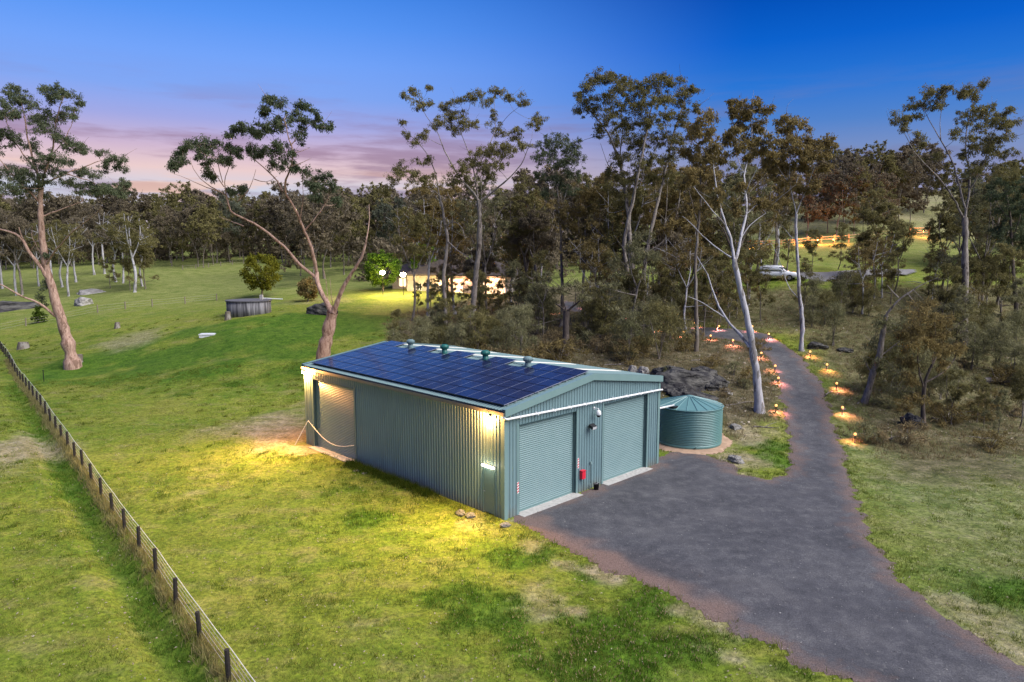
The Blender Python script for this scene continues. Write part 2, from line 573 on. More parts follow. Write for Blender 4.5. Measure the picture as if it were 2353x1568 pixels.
PATCH = [(gnd(px, py), r, v) for px, py, r, v in [
    (650, 990, 4.2, 1), (590, 985, 3, .75), (690, 1035, 1.6, .9), (40, 1040, 3.2, .9), (75, 1010, 2.0, .9), (1250, 1385, 1.0, .55), (1300, 1305, .6, .7), (1390, 1320, .8, .9), (1330, 1410, .4, .9), (1100, 1195, .6, .7),
    (1170, 1205, .5, .9), (1680, 1510, .8, .8), (1720, 1000, 1.8, .9), (1700, 1060, 1.5, .9), (1690, 1090, 1.2, .9), (2300, 1440, 1.3, .7), (2340, 1500, 1.3, .8), (309, 779, 3.2, .6), (850, 1440, .7, .4), (440, 1130, .5, .5),
    (445, 1400, .4, .4), (1640, 1420, .9, .7), (735, 690, 4, .4), (1560, 1395, .7, .8), (1210, 1250, .5, .6)]]
LUSH = [(gnd(px, py), r) for px, py, r in [(1430, 1480, 2.6), (1500, 1400, 2.2), (1350, 1330, 1.3), (1120, 1400, 1.6), (1600, 1500, 2), (900, 1090, 2.4), (1090, 1390, 1.5), (820, 1190, 1.2), (1250, 1520, 1.5), (1200, 1290, 1.0), (870, 1075, 1), (930, 1100, 1), (600, 770, 12), (400, 830, 9), (700, 760, 8), (860, 740, 10), (200, 850, 7), (1780, 1060, 1.3), (1765, 1025, 1.3), (2330, 1360, 1.5)]]

FA, FB = gnd(530, 1568), gnd(0, 800)
fd = np.array([FB.x - FA.x, FB.y - FA.y])
fd /= np.hypot(*fd)
fnrm = np.array([-fd[1], fd[0]])          # points to the left paddock side

def zones(x, y):
    n1, n2, n3, n4 = vnoise(x, y, 3.0, 1), vnoise(x, y, 1.1, 2), vnoise(x, y, 9.0, 3), vnoise(x, y, .45, 4)
    wob = (n1 - .5) * 2.2 + (n2 - .5) * 1.2
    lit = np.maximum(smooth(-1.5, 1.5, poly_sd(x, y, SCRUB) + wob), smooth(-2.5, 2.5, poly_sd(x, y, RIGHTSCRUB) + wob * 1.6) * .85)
    dry = np.zeros_like(x)
    for c, r, v in PATCH:
        d = np.hypot(x - c.x, (y - c.y) * .8)
        dry = np.maximum(dry, v * smooth(r * 1.3, r * .2, d + (n1 - .5) * r * 1.1 + (n2 - .5) * min(r, 1.4) * 1.3 + (n4 - .5) * min(r, 1.0) * 1.1))
    lush = np.zeros_like(x)
    for c, r in LUSH:
        lush = np.maximum(lush, smooth(r * 1.3, r * .5, np.hypot(x - c.x, y - c.y) + (n1 - .5) * r * 1.5 + (n2 - .5) * r * .9 + (n4 - .5) * .7))
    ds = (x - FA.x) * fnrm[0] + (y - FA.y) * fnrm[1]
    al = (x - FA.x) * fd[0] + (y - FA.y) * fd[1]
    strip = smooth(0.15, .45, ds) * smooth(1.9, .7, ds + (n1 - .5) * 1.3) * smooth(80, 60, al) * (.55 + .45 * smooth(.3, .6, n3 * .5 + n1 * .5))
    lush = np.maximum(lush, strip)  # shade along the fence, painted in as darker green ground
    right = smooth(6, 16, x - .18 * y) * smooth(60, 40, y)
    far = smooth(85, 130, y)
    dry = np.maximum(dry, .55 * smooth(125, 150, y) * smooth(25, 60, x) * (.6 + .8 * n3))
    return dry, lush, lit, right, far

def axis(lo, hi, a, b, step, g=1.07):
    v = list(np.arange(a, b + 1e-6, step))
    s = step
    while v[-1] < hi:
        s *= g
        v.append(v[-1] + s)
    s = step
    while v[0] > lo:
        s *= g
        v.insert(0, v[0] - s)
    return np.array(v)

gx = axis(-900, 900, -34, 30, .33)
gy = axis(-60, 1400, 11, 62, .33, 1.05)
XX, YY = np.meshgrid(gx, gy)
x, y = XX.ravel(), YY.ravel()
zg = np.concatenate([height0(x[i:i + 20000], y[i:i + 20000]) for i in range(0, len(x), 20000)])
d_drive = poly_sd(x, y, DRIVE)
dry, lush, lit, right, far = zones(x, y)
tb = gnd(1580, 1036)
TR, TH_ = 2.03, 2.42
dirn = Vector((tb.x, tb.y, 0)).normalized()
tx, ty = tb.x + dirn.x * TR, tb.y + dirn.y * TR
a_, b_ = shed_local(x, y)
keep = 1 - smooth(1.5, 0, np.maximum(np.maximum(-a_, a_ - SW), np.maximum(-b_, b_ - SL_)))
off = smooth(.2, 1.5, -d_drive) * keep * smooth(3.0, 4.2, np.hypot(x - tx, y - ty))
rough_ = (vnoise(x, y, 1.3, 5) - .5) * .10 + (vnoise(x, y, .6, 6) - .5) * .05 + (vnoise(x, y, 5, 7) - .5) * .22 + (vnoise(x, y, 16, 8) - .5) * .7 * smooth(60, 110, y)
ds_ = (x - FA.x) * fnrm[0] + (y - FA.y) * fnrm[1]
zg = zg + rough_ * off + lush * .05 * off - .45 * smooth(.1, .6, ds_) * smooth(2.0, .9, ds_) * smooth(75, 50, y)  # ditch beside the fence is added to deepen the shade there
# the lawn banks up slightly along the drive and left wall
nx, ny = len(gx), len(gy)
idx = np.arange(nx * ny).reshape(ny, nx)
quads = np.stack([idx[:-1, :-1], idx[:-1, 1:], idx[1:, 1:], idx[1:, :-1]], -1).reshape(-1, 4)

m_ground, t, b = new_mat('grass ground')
tcn = N(t, 'ShaderNodeTexCoord')
def noise(scale, det=5.0, rough=.6, stretch=None):
    n = N(t, 'ShaderNodeTexNoise', i_Scale=scale, i_Detail=det, i_Roughness=rough)
    if stretch:
        mpn = N(t, 'ShaderNodeMapping')
        mpn.inputs['Scale'].default_value = stretch
        t.links.new(tcn.outputs['Object'], mpn.inputs[0])
        t.links.new(mpn.outputs[0], n.inputs[0])
    else:
        t.links.new(tcn.outputs['Object'], n.inputs[0])
    return n.outputs[0]
def attr(nm):
    return N(t, 'ShaderNodeAttribute', attribute_name=nm).outputs['Fac']
n_a, n_b, n_c, n_d = noise(.16, 7.0, .68), noise(1.1, 7.0, .72), noise(5.5, 6.0, .75), noise(.45, 6.0, .68, (1, 1.6, 1))
g1 = ramp(t, n_a, [(.36, (.080, .145, .012)), (.5, (.165, .200, .020)), (.64, (.250, .230, .045))], 'LINEAR').outputs[0]
g2 = ramp(t, n_b, [(.32, (.045, .085, .009)), (.5, (.135, .185, .024)), (.68, (.250, .240, .065))], 'LINEAR').outputs[0]
gc = mixc(t, .55, g1, g2)
gc = mixc(t, ramp(t, n_d, [(.5, (0, 0, 0)), (.68, (.6, .6, .6))]).outputs[0], gc, (.215, .195, .075))
gc = mixc(t, attr('far'), gc, ramp(t, n_d, [(.35, (.11, .15, .03)), (.6, (.22, .235, .075))], 'LINEAR').outputs[0])
gc = mixc(t, math_node(t, 'MULTIPLY', attr('right'), .7), gc, ramp(t, n_b, [(.33, (.07, .10, .03)), (.5, (.15, .17, .075)), (.66, (.26, .26, .15))], 'LINEAR').outputs[0])
gc = mixc(t, math_node(t, 'MULTIPLY', attr('lush'), .85), gc, ramp(t, n_b, [(.35, (.028, .080, .006)), (.65, (.080, .160, .014))], 'LINEAR').outputs[0])  # lush also holds the painted shade along the fence
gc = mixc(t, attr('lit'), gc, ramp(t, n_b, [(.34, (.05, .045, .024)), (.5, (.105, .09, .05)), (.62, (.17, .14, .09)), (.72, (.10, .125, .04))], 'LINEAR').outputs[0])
gc = mixc(t, attr('dry'), gc, ramp(t, n_b, [(.33, (.15, .14, .06)), (.48, (.26, .215, .125)), (.66, (.37, .32, .22))], 'LINEAR').outputs[0])
gc = mixc(t, .8, gc, mixc(t, 1.0, gc, ramp(t, n_c, [(.32, (.22, .24, .22)), (.5, (1, 1, 1)), (.68, (1.75, 1.65, 1.4))], 'LINEAR').outputs[0], 'MULTIPLY'))
t.links.new(gc, b.inputs['Base Color'])
b.inputs['Roughness'].default_value = .95
b.inputs['Specular IOR Level'].default_value = .1
bn = N(t, 'ShaderNodeBump', i_Strength=.7, i_Distance=.12)
t.links.new(math_node(t, 'ADD', n_b, math_node(t, 'MULTIPLY', n_c, .6)), bn.inputs['Height'])
t.links.new(bn.outputs[0], b.inputs['Normal'])
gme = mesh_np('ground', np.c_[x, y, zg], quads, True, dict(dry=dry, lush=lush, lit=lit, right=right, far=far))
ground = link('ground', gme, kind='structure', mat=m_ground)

def sheet(name, poly, step, dz, mat, edge=.25, seed=0, bx=None):
    """a ground-hugging sheet inside a polygon with a ragged edge"""
    P = np.array(poly)
    lo, hi = P.min(0), P.max(0)
    if bx:
        lo, hi = np.maximum(lo, bx[:2]), np.minimum(hi, bx[2:])
    ax, ay = np.arange(lo[0] - 1, hi[0] + 1, step), np.arange(lo[1] - 1, hi[1] + 1, step)
    X, Y = np.meshgrid(ax, ay)
    sd = poly_sd(X.ravel(), Y.ravel(), poly) + (vnoise(X.ravel(), Y.ravel(), .9, 20 + seed) - .5) * edge * 2 + (vnoise(X.ravel(), Y.ravel(), .3, 21 + seed) - .5) * edge
    Z = np.concatenate([height0(X.ravel()[i:i + 20000], Y.ravel()[i:i + 20000]) for i in range(0, X.size, 20000)])
    Z = Z + dz * smooth(-step, step * 2, sd) + smooth(.3, 2, sd) * ((vnoise(X.ravel(), Y.ravel(), 1.7, 30) - .5) * .05)
    I = np.arange(X.size).reshape(X.shape)
    q = np.stack([I[:-1, :-1], I[:-1, 1:], I[1:, 1:], I[1:, :-1]], -1).reshape(-1, 4)
    ok = (sd[q] > 0).sum(1) >= 2
    q = q[ok]
    used, inv = np.unique(q, return_inverse=True)
    xs, ys = X.ravel()[used], Y.ravel()[used]
    so = np.zeros(len(xs))
    for (ax_, ay_), (bx__, by_) in zip(SOIL[:-1], SOIL[1:]):
        ex, ey = bx__ - ax_, by_ - ay_
        q_ = np.clip(((xs - ax_) * ex + (ys - ay_) * ey) / (ex * ex + ey * ey), 0, 1)
        dd_ = np.hypot(xs - ax_ - q_ * ex, ys - ay_ - q_ * ey)
        so = np.maximum(so, smooth(1.5, .3, dd_ + (vnoise(xs, ys, .8, 25) - .5) * 1.2))
    me = mesh_np(name, np.c_[X.ravel(), Y.ravel(), Z][used], inv.reshape(-1, 4), True, dict(edge=sd[used], soil=so * .85))
    return link(name, me, kind='structure', mat=mat)

m_gravel, t, b = new_mat('dark gravel')
tcn = N(t, 'ShaderNodeTexCoord')
n_a, n_b, n_c = noise(.30, 5.0, .6), noise(1.6, 6.0, .65), noise(22.0, 4.0, .75)
vor = N(t, 'ShaderNodeTexVoronoi', i_Scale=9.0)
t.links.new(tcn.outputs['Object'], vor.inputs[0])
gc = ramp(t, n_a, [(.34, (.056, .057, .063)), (.5, (.080, .080, .088)), (.66, (.125, .122, .124))], 'LINEAR').outputs[0]
gc = mixc(t, .45, gc, ramp(t, n_b, [(.34, (.040, .040, .046)), (.52, (.078, .077, .085)), (.68, (.150, .146, .146))], 'LINEAR').outputs[0])
gc = mixc(t, .55, gc, mixc(t, 1.0, gc, ramp(t, n_c, [(.3, (.3, .3, .3)), (.5, (1, 1, 1)), (.68, (2.0, 1.95, 1.9))], 'LINEAR').outputs[0], 'MULTIPLY'))
gc = mixc(t, ramp(t, vor.outputs['Color'], [(.88, (0, 0, 0)), (.93, (.4, .4, .4))], 'LINEAR').outputs[0], gc, (.16, .155, .15))
ed = N(t, 'ShaderNodeMapRange')
ed.inputs[1].default_value, ed.inputs[2].default_value = .9, .0
t.links.new(math_node(t, 'ADD', attr('edge'), math_node(t, 'MULTIPLY', math_node(t, 'SUBTRACT', n_b, .5), 2.2)), ed.inputs[0])
gc = mixc(t, math_node(t, 'MAXIMUM', math_node(t, 'MULTIPLY', ed.outputs[0], .7), attr('soil')), gc, ramp(t, n_c, [(.35, (.11, .075, .06)), (.65, (.26, .175, .145))], 'LINEAR').outputs[0])
t.links.new(gc, b.inputs['Base Color'])
b.inputs['Roughness'].default_value = .9
b.inputs['Specular IOR Level'].default_value = .2
bn = N(t, 'ShaderNodeBump', i_Strength=.8, i_Distance=.05)
t.links.new(math_node(t, 'ADD', math_node(t, 'MULTIPLY', n_c, .7), n_b), bn.inputs['Height'])
t.links.new(bn.outputs[0], b.inputs['Normal'])
sheet('driveway', DRIVE, .16, .035, m_gravel, .3)
TANK = None
m_sand = M('sandy pad', (.34, .22, .145), (.46, .31, .21), scale=2.5, rough=.95, bump=.5, bscale=12)
sheet('upper_road', ROADUP, .6, .1, M('grey road', (.16, .15, .15), (.22, .21, .2), scale=.7, rough=.9), .4, 3)

# ------------------------------------------------------------------ shed
shed = thing('shed', 'large teal steel farm shed with solar panels, roller doors and low gable roof', 'shed', (SX, SY, 0), STH)

def rib_profile(n0, n1, pitch=.2):
    """(t, out) polyline of trapezoid ribbed cladding between n0 and n1"""
    pts = []
    k = math.floor(n0 / pitch)
    while k * pitch < n1 + pitch:
        o = k * pitch
        for q, h in ((0, 0), (.10, 0), (.122, .032), (.158, .032), (.18, 0)):
            pts.append((o + q, h))
        k += 1
    pts = [p for p in pts if n0 < p[0] < n1]
    return [(n0, 0)] + pts + [(n1, 0)]

def clad(n0, n1, spans, place, cuts=()):
    """spans(t) -> list of (z0,z1); place(t, out, z) -> xyz"""
    pr = rib_profile(n0, n1)
    for c in cuts:
        if n0 < c < n1:
            pr = [p for p in pr if abs(p[0] - c) > .012] + [(c - .001, 0), (c + .001, 0)]
    pr = sorted(pr)
    mb = MB()
    for (t0, o0), (t1, o1) in zip(pr[:-1], pr[1:]):
        for (za0, za1), (zb0, zb1) in zip(spans(t0 + 1e-5, (t0 + t1) / 2), spans(t1 - 1e-5, (t0 + t1) / 2)):
            mb.quad(place(t0, o0, za0), place(t1, o1, zb0), place(t1, o1, zb1), place(t0, o0, za1))
    return mb

roofz = lambda a: SE + (SR - SE) * (1 - abs(a - SW / 2) / (SW / 2)) - .12
D1, D2, DH = (.9, 4.86), (7.05, 10.86), 4.18
LD, LDH = (12.2, 16.75), 4.25
PD = (.62, 1.40)

def gable_spans(t, mid):
    top = roofz(t)
    for a, b_ in (D1, D2):
        if a < mid < b_:
            return [(DH, top)]
    return [(0.0, top)]
clad(0.02, SW - .02, gable_spans, lambda t, o, z: (t, -o, z), D1 + D2).build('gable_wall', m_clad, shed)
clad(0.02, SW - .02, lambda t, m: [(0, roofz(t))], lambda t, o, z: (t, SL_ + o, z)).build('rear_wall', m_clad, shed)

def left_spans(t, mid):
    if LD[0] < mid < LD[1]:
        return [(LDH, SE - .1)]
    if PD[0] < mid < PD[1]:
        return [(2.12, SE - .1)]
    return [(0, SE - .1)]
clad(.02, SL_ - .02, left_spans, lambda t, o, z: (-o, t, z), LD + PD).build('long_wall', m_clad, shed)
clad(.02, SL_ - .02, lambda t, m: [(0, SE - .1)], lambda t, o, z: (SW + o, t, z)).build('long_wall', m_clad, shed)

# corner flashings
for cx_, cy_, sx, sy in ((0, 0, 1, 1), (SW, 0, -1, 1), (0, SL_, 1, -1), (SW, SL_, -1, -1)):
    mb = MB()
    x0, x1 = sorted((cx_ - sx * .045, cx_ + sx * .16))
    y0, y1 = sorted((cy_ - sy * .045, cy_ + sy * .16))
    mb.box(x0, x1, min(cy_ - sy * .045, cy_ - sy * .038), max(cy_ - sy * .045, cy_ - sy * .038), 0, SE - .02)
    mb.box(min(cx_ - sx * .045, cx_ - sx * .038), max(cx_ - sx * .045, cx_ - sx * .038), y0 + .002, y1, 0, SE - .02)
    mb.build('corner_flashing', m_trim, shed)

# roof sheets (ribs run down the slope), ridge cap, barges, gutters
SLOPE = math.hypot(SW / 2, SR - SE)
ang = math.atan2(SR - SE, SW / 2)
def roof_pt(side, u_, s_, o_):
    """side 0 left, 1 right; u along the shed; s up the slope; o out of the sheet"""
    xx = s_ * math.cos(ang) - o_ * math.sin(ang)
    zz = SE + s_ * math.sin(ang) + o_ * math.cos(ang)
    return (xx if side == 0 else SW - xx, u_, zz)
SKYL = [2.6, 5.95, 9.45, 12.85, 16.2]
SKW = .32
for side in (0, 1):
    mb = MB()
    pr = rib_profile(-.12, SL_ + .12)
    for (t0, o0), (t1, o1) in zip(pr[:-1], pr[1:]):
        mid = (t0 + t1) / 2
        if side == 1 and any(abs(mid - k) < SKW for k in SKYL):
            for s0, s1 in ((-.1, .5), (SLOPE - .15, SLOPE - .01)):
                mb.quad(roof_pt(side, t0, s0, o0), roof_pt(side, t1, s0, o1), roof_pt(side, t1, s1, o1), roof_pt(side, t0, s1, o0))
        else:
            mb.quad(roof_pt(side, t0, -.1, o0), roof_pt(side, t1, -.1, o1), roof_pt(side, t1, SLOPE - .01, o1), roof_pt(side, t0, SLOPE - .01, o0))
    mb.build('roof', m_roof, shed)
for k in SKYL:
    mb = MB()
    pr = rib_profile(k - SKW, k + SKW)
    for (t0, o0), (t1, o1) in zip(pr[:-1], pr[1:]):
        mb.quad(roof_pt(1, t0, .45, o0 + .006), roof_pt(1, t1, .45, o1 + .006), roof_pt(1, t1, SLOPE - .12, o1 + .006), roof_pt(1, t0, SLOPE - .12, o0 + .006))
    mb.build('skylight', m_skylight, shed)
mb = MB()
for side in (0, 1):
    mb.quad(roof_pt(side, -.13, SLOPE - .2, .04), roof_pt(side, SL_ + .13, SLOPE - .2, .04), roof_pt(side, SL_ + .13, SLOPE + .003, .045), roof_pt(side, -.13, SLOPE + .003, .045))
mb.build('ridge_cap', m_roof, shed)
for y0, y1 in ((-.17, -.125), (SL_ + .125, SL_ + .17)):
    mb = MB()
    zc = lambda a, o: SE + (SR - SE) * (1 - abs(a - SW / 2) / (SW / 2)) + o
    e = .1
    poly = [(-e, zc(-e, -.26)), (SW / 2, zc(SW / 2, -.26)), (SW + e, zc(SW + e, -.26)), (SW + e, zc(SW + e, .06)), (SW / 2, zc(SW / 2, .06)), (-e, zc(-e, .06))]
    for i in range(2):
        q = [poly[i], poly[i + 1], poly[4 - i], poly[5 - i]]
        mb.prism(q, 1, y0, y1)
    # folded top over the sheet
    for i in range(2):
        a, c = poly[5 - i], poly[4 - i]
        ya, yb = (y0, y0 + .24) if y0 < 0 else (y1 - .24, y1)
        mb.prism([(a[0], a[1]), (c[0], c[1]), (c[0], c[1] + .012), (a[0], a[1] + .012)], 1, ya, yb)
    mb.build('barge_board', m_trim, shed)
for side in (0, 1):
    mb = MB()
    x0 = -.18 if side == 0 else SW + .055
    mb.box(x0, x0 + .125, -.12, SL_ + .12, SE - .235, SE - .222)
    mb.box(x0, x0 + .012, -.12, SL_ + .12, SE - .222, SE - .075)
    mb.box(x0 + .113, x0 + .125, -.12, SL_ + .12, SE - .222, SE - .06)
    mb.box(x0 + .013, x0 + .112, -.12, -.108, SE - .222, SE - .075)
    mb.box(x0 + .013, x0 + .112, SL_ + .108, SL_ + .12, SE - .222, SE - .075)
    mb.build('gutter', m_gutter, shed)

# roller doors (set back in the wall) with their guides, jambs and sills
def roller(n0, n1, h, place, depth=.16):
    root = None
    mb = MB()
    pitch, zz = .098, .1
    prof = []
    k = 0
    while zz < h:
        prof += [(zz, 0), (zz + .03, .02), (zz + .066, .02)]
        zz += pitch
    prof.append((h, 0))
    for (z0, o0), (z1, o1) in zip(prof[:-1], prof[1:]):
        mb.quad(place(n0, depth - o0, z0), place(n1, depth - o0, z0), place(n1, depth - o1, z1), place(n0, depth - o1, z1))
    root = mb.build('roller_door', m_roller, shed)
    def bx(p, q, r, s, z0, z1, nm, mat):
        m2 = MB()
        A = place(p, r, z0)
        B = place(q, s, z1)
        m2.box(*sorted((A[0], B[0])), *sorted((A[1], B[1])), z0, z1)
        return m2.build(nm, mat, root)
    bx(n0, n1, depth + .012, depth - .03, .02, .1, 'bottom_rail', m_trim)
    for a, c in ((n0, n0 + .05), (n1 - .05, n1)):
        bx(a, c, depth - .02, depth - .075, .02, h, 'door_guide', m_jamb)
    for a, c in ((n0 - .001, n0 - .03), (n1 + .001, n1 + .03)):
        bx(a, c, -.036, depth + .02, .02, h - .002, 'door_jamb', m_jamb)
    bx(n0, n1, -.036, depth + .02, h + .001, h + .03, 'door_head', m_jamb)
    for a, c in ((n0 - .14, n0 - .031), (n1 + .031, n1 + .14)):
        bx(a, c, -.041, -.034, .02, h + .1, 'door_flashing', m_trim)
    bx(n0 - .1, n1 + .1, -.45, depth + .1, -.1, .045, 'concrete_sill', m_conc)
    return root
pg = lambda t, o, z: (t, o, z)
pl = lambda t, o, z: (o, t, z)
roller(*D1, DH, pg)
roller(*D2, DH, pg)
roller(*LD, LDH, pl)
# personnel door
mb = MB().box(-.012, .03, PD[0] + .03, PD[1] - .03, .06, 2.07)
door = mb.build('side_door', M('side door steel', (.15, .22, .20), rough=.45), shed)
mb = MB().box(-.03, .04, PD[0], PD[0] + .029, 0, 2.1).box(-.03, .04, PD[1] - .029, PD[1], 0, 2.1).box(-.03, .04, PD[0] + .03, PD[1] - .03, 2.072, 2.1)
mb.build('door_frame', m_trim, door)
MB().tube([(-.012, PD[1] - .1, 1.05), (-.07, PD[1] - .1, 1.05), (-.07, PD[1] - .2, 1.05)], .012, 6).build('door_handle', m_steel, door)

# white storm-water pipe across the gable, on to the tank
z0, z1 = 4.62, 4.30
path = [(-.12, -.02, SE - .23), (-.12, -.06, 4.72), (-.04, -.15, 4.63), (.1, -.16, z0), (SW - .15, -.16, z1), (SW + .07, -.14, z1 - .03), (SW + .16, -.02, z1 - .10)]
pipe = MB().tube(path, .052, 10).build('rain_pipe', m_white, shed, True)
for i in range(10):
    a = .8 + i * 1.15
    zz = z0 + (z1 - z0) * (a - .1) / (SW - .25)
    MB().box(a - .02, a + .02, -.218, -.03, zz - .064, zz + .064).build('pipe_clip', m_white, pipe)

# roof ventilators
for u_, mat in ((3.95, m_roof), (7.3, m_dkgreen), (10.95, m_dkgreen), (14.35, m_roof)):
    bx_, _, bz = roof_pt(0, u_, 5.62, 0)
    base = MB()
    base.add([roof_pt(0, u_ + du, 5.62 + ds, o) for o in (.034, .06) for du, ds in ((-.42, -.36), (.42, -.36), (.42, .36), (-.42, .36))],
             [(0, 3, 2, 1), (4, 5, 6, 7), (0, 1, 5, 4), (1, 2, 6, 5), (2, 3, 7, 6), (3, 0, 4, 7)])
    v = base.build('roof_ventilator', m_roof, shed)
    MB().lathe([(.19, .0), (.165, .08), (.165, .3)], 18, (bx_, u_, bz + .02)).build('vent_neck', mat, v, True)
    hd = MB().lathe([(.165, .3), (.24, .34), (.265, .44), (.24, .52), (.15, .58), (.0, .6)], 20, (bx_, u_, bz + .02)).build('vent_head', mat, v, True)
    mb = MB()
    for k in range(20):
        tt = 2 * math.pi * k / 20
        c, s = math.cos(tt), math.sin(tt)
        mb.tube([(bx_ + .235 * c, u_ + .235 * s, bz + .36), (bx_ + .275 * c, u_ + .275 * s, bz + .46), (bx_ + .235 * c, u_ + .235 * s, bz + .545)], .012, 4)
    mb.build('vent_fins', mat, hd, kind='stuff')

# solar panels: ten columns by six rows, four left out of the top row for the ventilators
arr = thing('solar_array', 'array of dark blue solar panels covering the near slope of the shed roof', 'solar panels', (SX, SY, 0), STH)
pm = MB()
pw, ph = 1.70, 1.0
pm.cur = 1
pm.box(0.004, pw - .016, .018, ph - .018, 0, .034)
pm.cur = 0
for x0, x1 in ((.022, pw / 2 - .012), (pw / 2 + .004, pw - .03)):
    pm.box(x0, x1, .032, ph - .032, .034, .0365)
pm.cur = 2
pm.box(pw / 2 - .012, pw / 2 + .004, .032, ph - .032, .034, .0372)
pm.box(pw - .016, pw + .004, .018, ph - .018, .01, .037)
panel = None
rotm = Matrix(((0, math.cos(ang), -math.sin(ang)), (1, 0, 0), (0, math.sin(ang), math.cos(ang))))   # panel x -> shed y, panel y -> up the slope
rotm = Matrix((( 0, math.cos(ang), -math.sin(ang)), (-1, 0, 0), (0, math.sin(ang), math.cos(ang))))
for c in range(10):
    for r in range(6):
        if r == 5 and c in (2, 4, 6, 8):
            continue
        if panel is None:
            panel = pm.build('solar_panel', [m_cell, m_pframe, m_pline], arr)
            o = panel
        else:
            o = panel.copy()
            COL.objects.link(o)
            o.parent = arr
        p = roof_pt(0, .25 + (c + 1) * pw, .22 + r * 1.0, .105)
        o.matrix_local = Matrix.Translation(p) @ rotm.to_4x4()
for r in range(6):
    for s_ in (.25, .75):
        p0, p1 = roof_pt(0, .2, .22 + r + s_, .078), roof_pt(0, 17.3, .22 + r + s_, .078)
        if r < 5:
            MB().tube([p0, p1], .024, 4).build('mounting_rail', m_steel, arr)

def shed_pt(a, b_, zz):
    c = corner(a, b_)
    return (c[0], c[1], zz)

def at_shed(o, a, b_, zz):
    o.location = shed_pt(a, b_, zz)
    o.rotation_euler = (0, 0, STH)
    return o

# things on the shed walls
cam_t = at_shed(thing('security_camera', 'white dome security camera on a bracket between the two gable roller doors', 'camera'), 6.2, -.04, 4.02)
MB().box(-.05, .05, -.03, 0, .05, .19).tube([(0, -.03, .12), (0, -.28, .13), (0, -.30, .08)], .024, 8).build('bracket', m_white, cam_t)
MB().lathe([(.06, .06), (.12, -.02), (.135, -.14), (.115, -.20)], 16, (0, -.3, 0)).build('housing', m_white, cam_t, True)
MB().lathe([(.11, -.20), (.10, -.25), (.06, -.29), (0, -.305)], 16, (0, -.3, 0)).build('dome', m_black, cam_t, True)
fl = at_shed(thing('flood_light', 'unlit silver floodlight on the gable wall below the dome camera', 'floodlight'), 5.85, -.035, 3.28)
MB().box(-.05, .05, -.03, 0, -.05, .05).tube([(0, -.03, 0), (0, -.16, -.02)], .02, 6).build('bracket', m_black, fl)
MB().add([(-.17, -.13, -.02), (.17, -.13, -.02), (.17, -.34, -.13), (-.17, -.34, -.13), (-.17, -.13, .14), (.17, -.13, .14), (.17, -.37, .03), (-.17, -.37, .03)],
         [(0, 3, 2, 1), (4, 5, 6, 7), (0, 1, 5, 4), (1, 2, 6, 5), (2, 3, 7, 6), (3, 0, 4, 7)]).build('lamp_body', m_black, fl)
MB().add([(-.15, -.343, -.118), (.15, -.343, -.118), (.15, -.374, .02), (-.15, -.374, .02)], [(0, 1, 2, 3)]).build('lamp_glass', M('lamp glass', (.6, .62, .62), rough=.1, spec=.8), fl)
rb = at_shed(thing('red_box', 'bright red metal box on the gable wall beside the first roller door', 'red box'), 5.28, -.035, .72)
MB().box(-.13, .13, -.18, 0, 0, .40).build('box_body', m_red, rb)
MB().box(-.145, .145, -.2, 0, .402, .425).build('box_lid', m_red, rb)
MB().tube([(.08, -.1, 0), (.08, -.1, -.25), (.14, -.06, -.3), (.14, -.06, -.66)], .02, 6).build('supply_pipe', m_black, rb)
m_rs, m_ws = M('red stripe', (.6, .02, .03), rough=.4), M('white stripe', (.8, .8, .78), rough=.4)
for a, zz, lb in ((.80, 1.05, 'red and white striped reflector on the left jamb of the near roller door'), (5.02, 1.28, 'red and white striped reflector above the red box')):
    rf = at_shed(thing('reflector_strip', lb, 'reflector', group='striped reflectors on the roller door jambs'), a, -.046, zz)
    MB().box(-.055, .055, -.006, 0, 0, .52).build('backing_plate', m_ws, rf)
    for k in range(4):
        zb = .02 + k * .13
        MB().prism([(-.052, zb), (.052, zb + .05), (.052, min(zb + .115, .515)), (-.052, zb + .065)], 1, -.0085, -.0062).build('stripe', m_rs, rf)
bk = at_shed(thing('bucket', 'small black bucket on the gravel against the gable wall', 'bucket'), 6.05, -.38, .03)
MB().lathe([(.12, 0), (.15, .3), (.16, .3), (.155, .32), (.14, .32), (.11, .03), (0, .03)], 16).build('bucket_body', m_black, bk, True)
MB().tube([(-.15, 0, .29), (-.1, -.1, .36), (0, -.13, .38), (.1, -.1, .36), (.15, 0, .29)], .008, 5).build('handle', m_steel, bk)
wp = at_shed(thing('wall_conduit', 'thin dark conduit running down the gable wall above the black bucket', 'conduit'), 5.98, -.045, .3)
MB().tube([(0, 0, 1.0), (0, 0, .6), (.02, -.01, 0)], .014, 6).build('conduit', m_black, wp)
MB().box(-.05, .05, -.06, .0, 1.0, 1.12).build('junction_box', M('grey box', (.18, .26, .26), rough=.5), wp)

# lit lamps on the left wall
WARM = (1.0, .44, .12)
m_lit = emit('lit lamp glass', (1, .86, .6), 40)
m_tube = emit('lit tube cover', (1, 1, .86), 4)
def wall_flood(a_, z_, label):
    o = thing('wall_light', label, 'wall light', group='lit lamps on the long wall of the shed')
    at_shed(o, -.04, a_, z_)
    MB().box(-.03, 0, -.06, .06, -.06, .06).tube([(-.03, 0, 0), (-.12, 0, 0)], .02, 6).build('bracket', m_white, o)
    MB().lathe([(.03, .06), (.06, .03), (.075, -.03)], 12, (-.15, 0, 0)).build('lamp_head', m_white, o, True)
    MB().lathe([(.07, -.032), (.05, -.07), (0, -.085)], 12, (-.15, 0, 0)).build('bulb', m_lit, o, True)
    return o
w1 = wall_flood(.89, 4.58, 'lit warm lamp high on the long shed wall above the side door')
w2 = wall_flood(17.62, 4.62, 'lit warm lamp at the far top corner of the long shed wall')
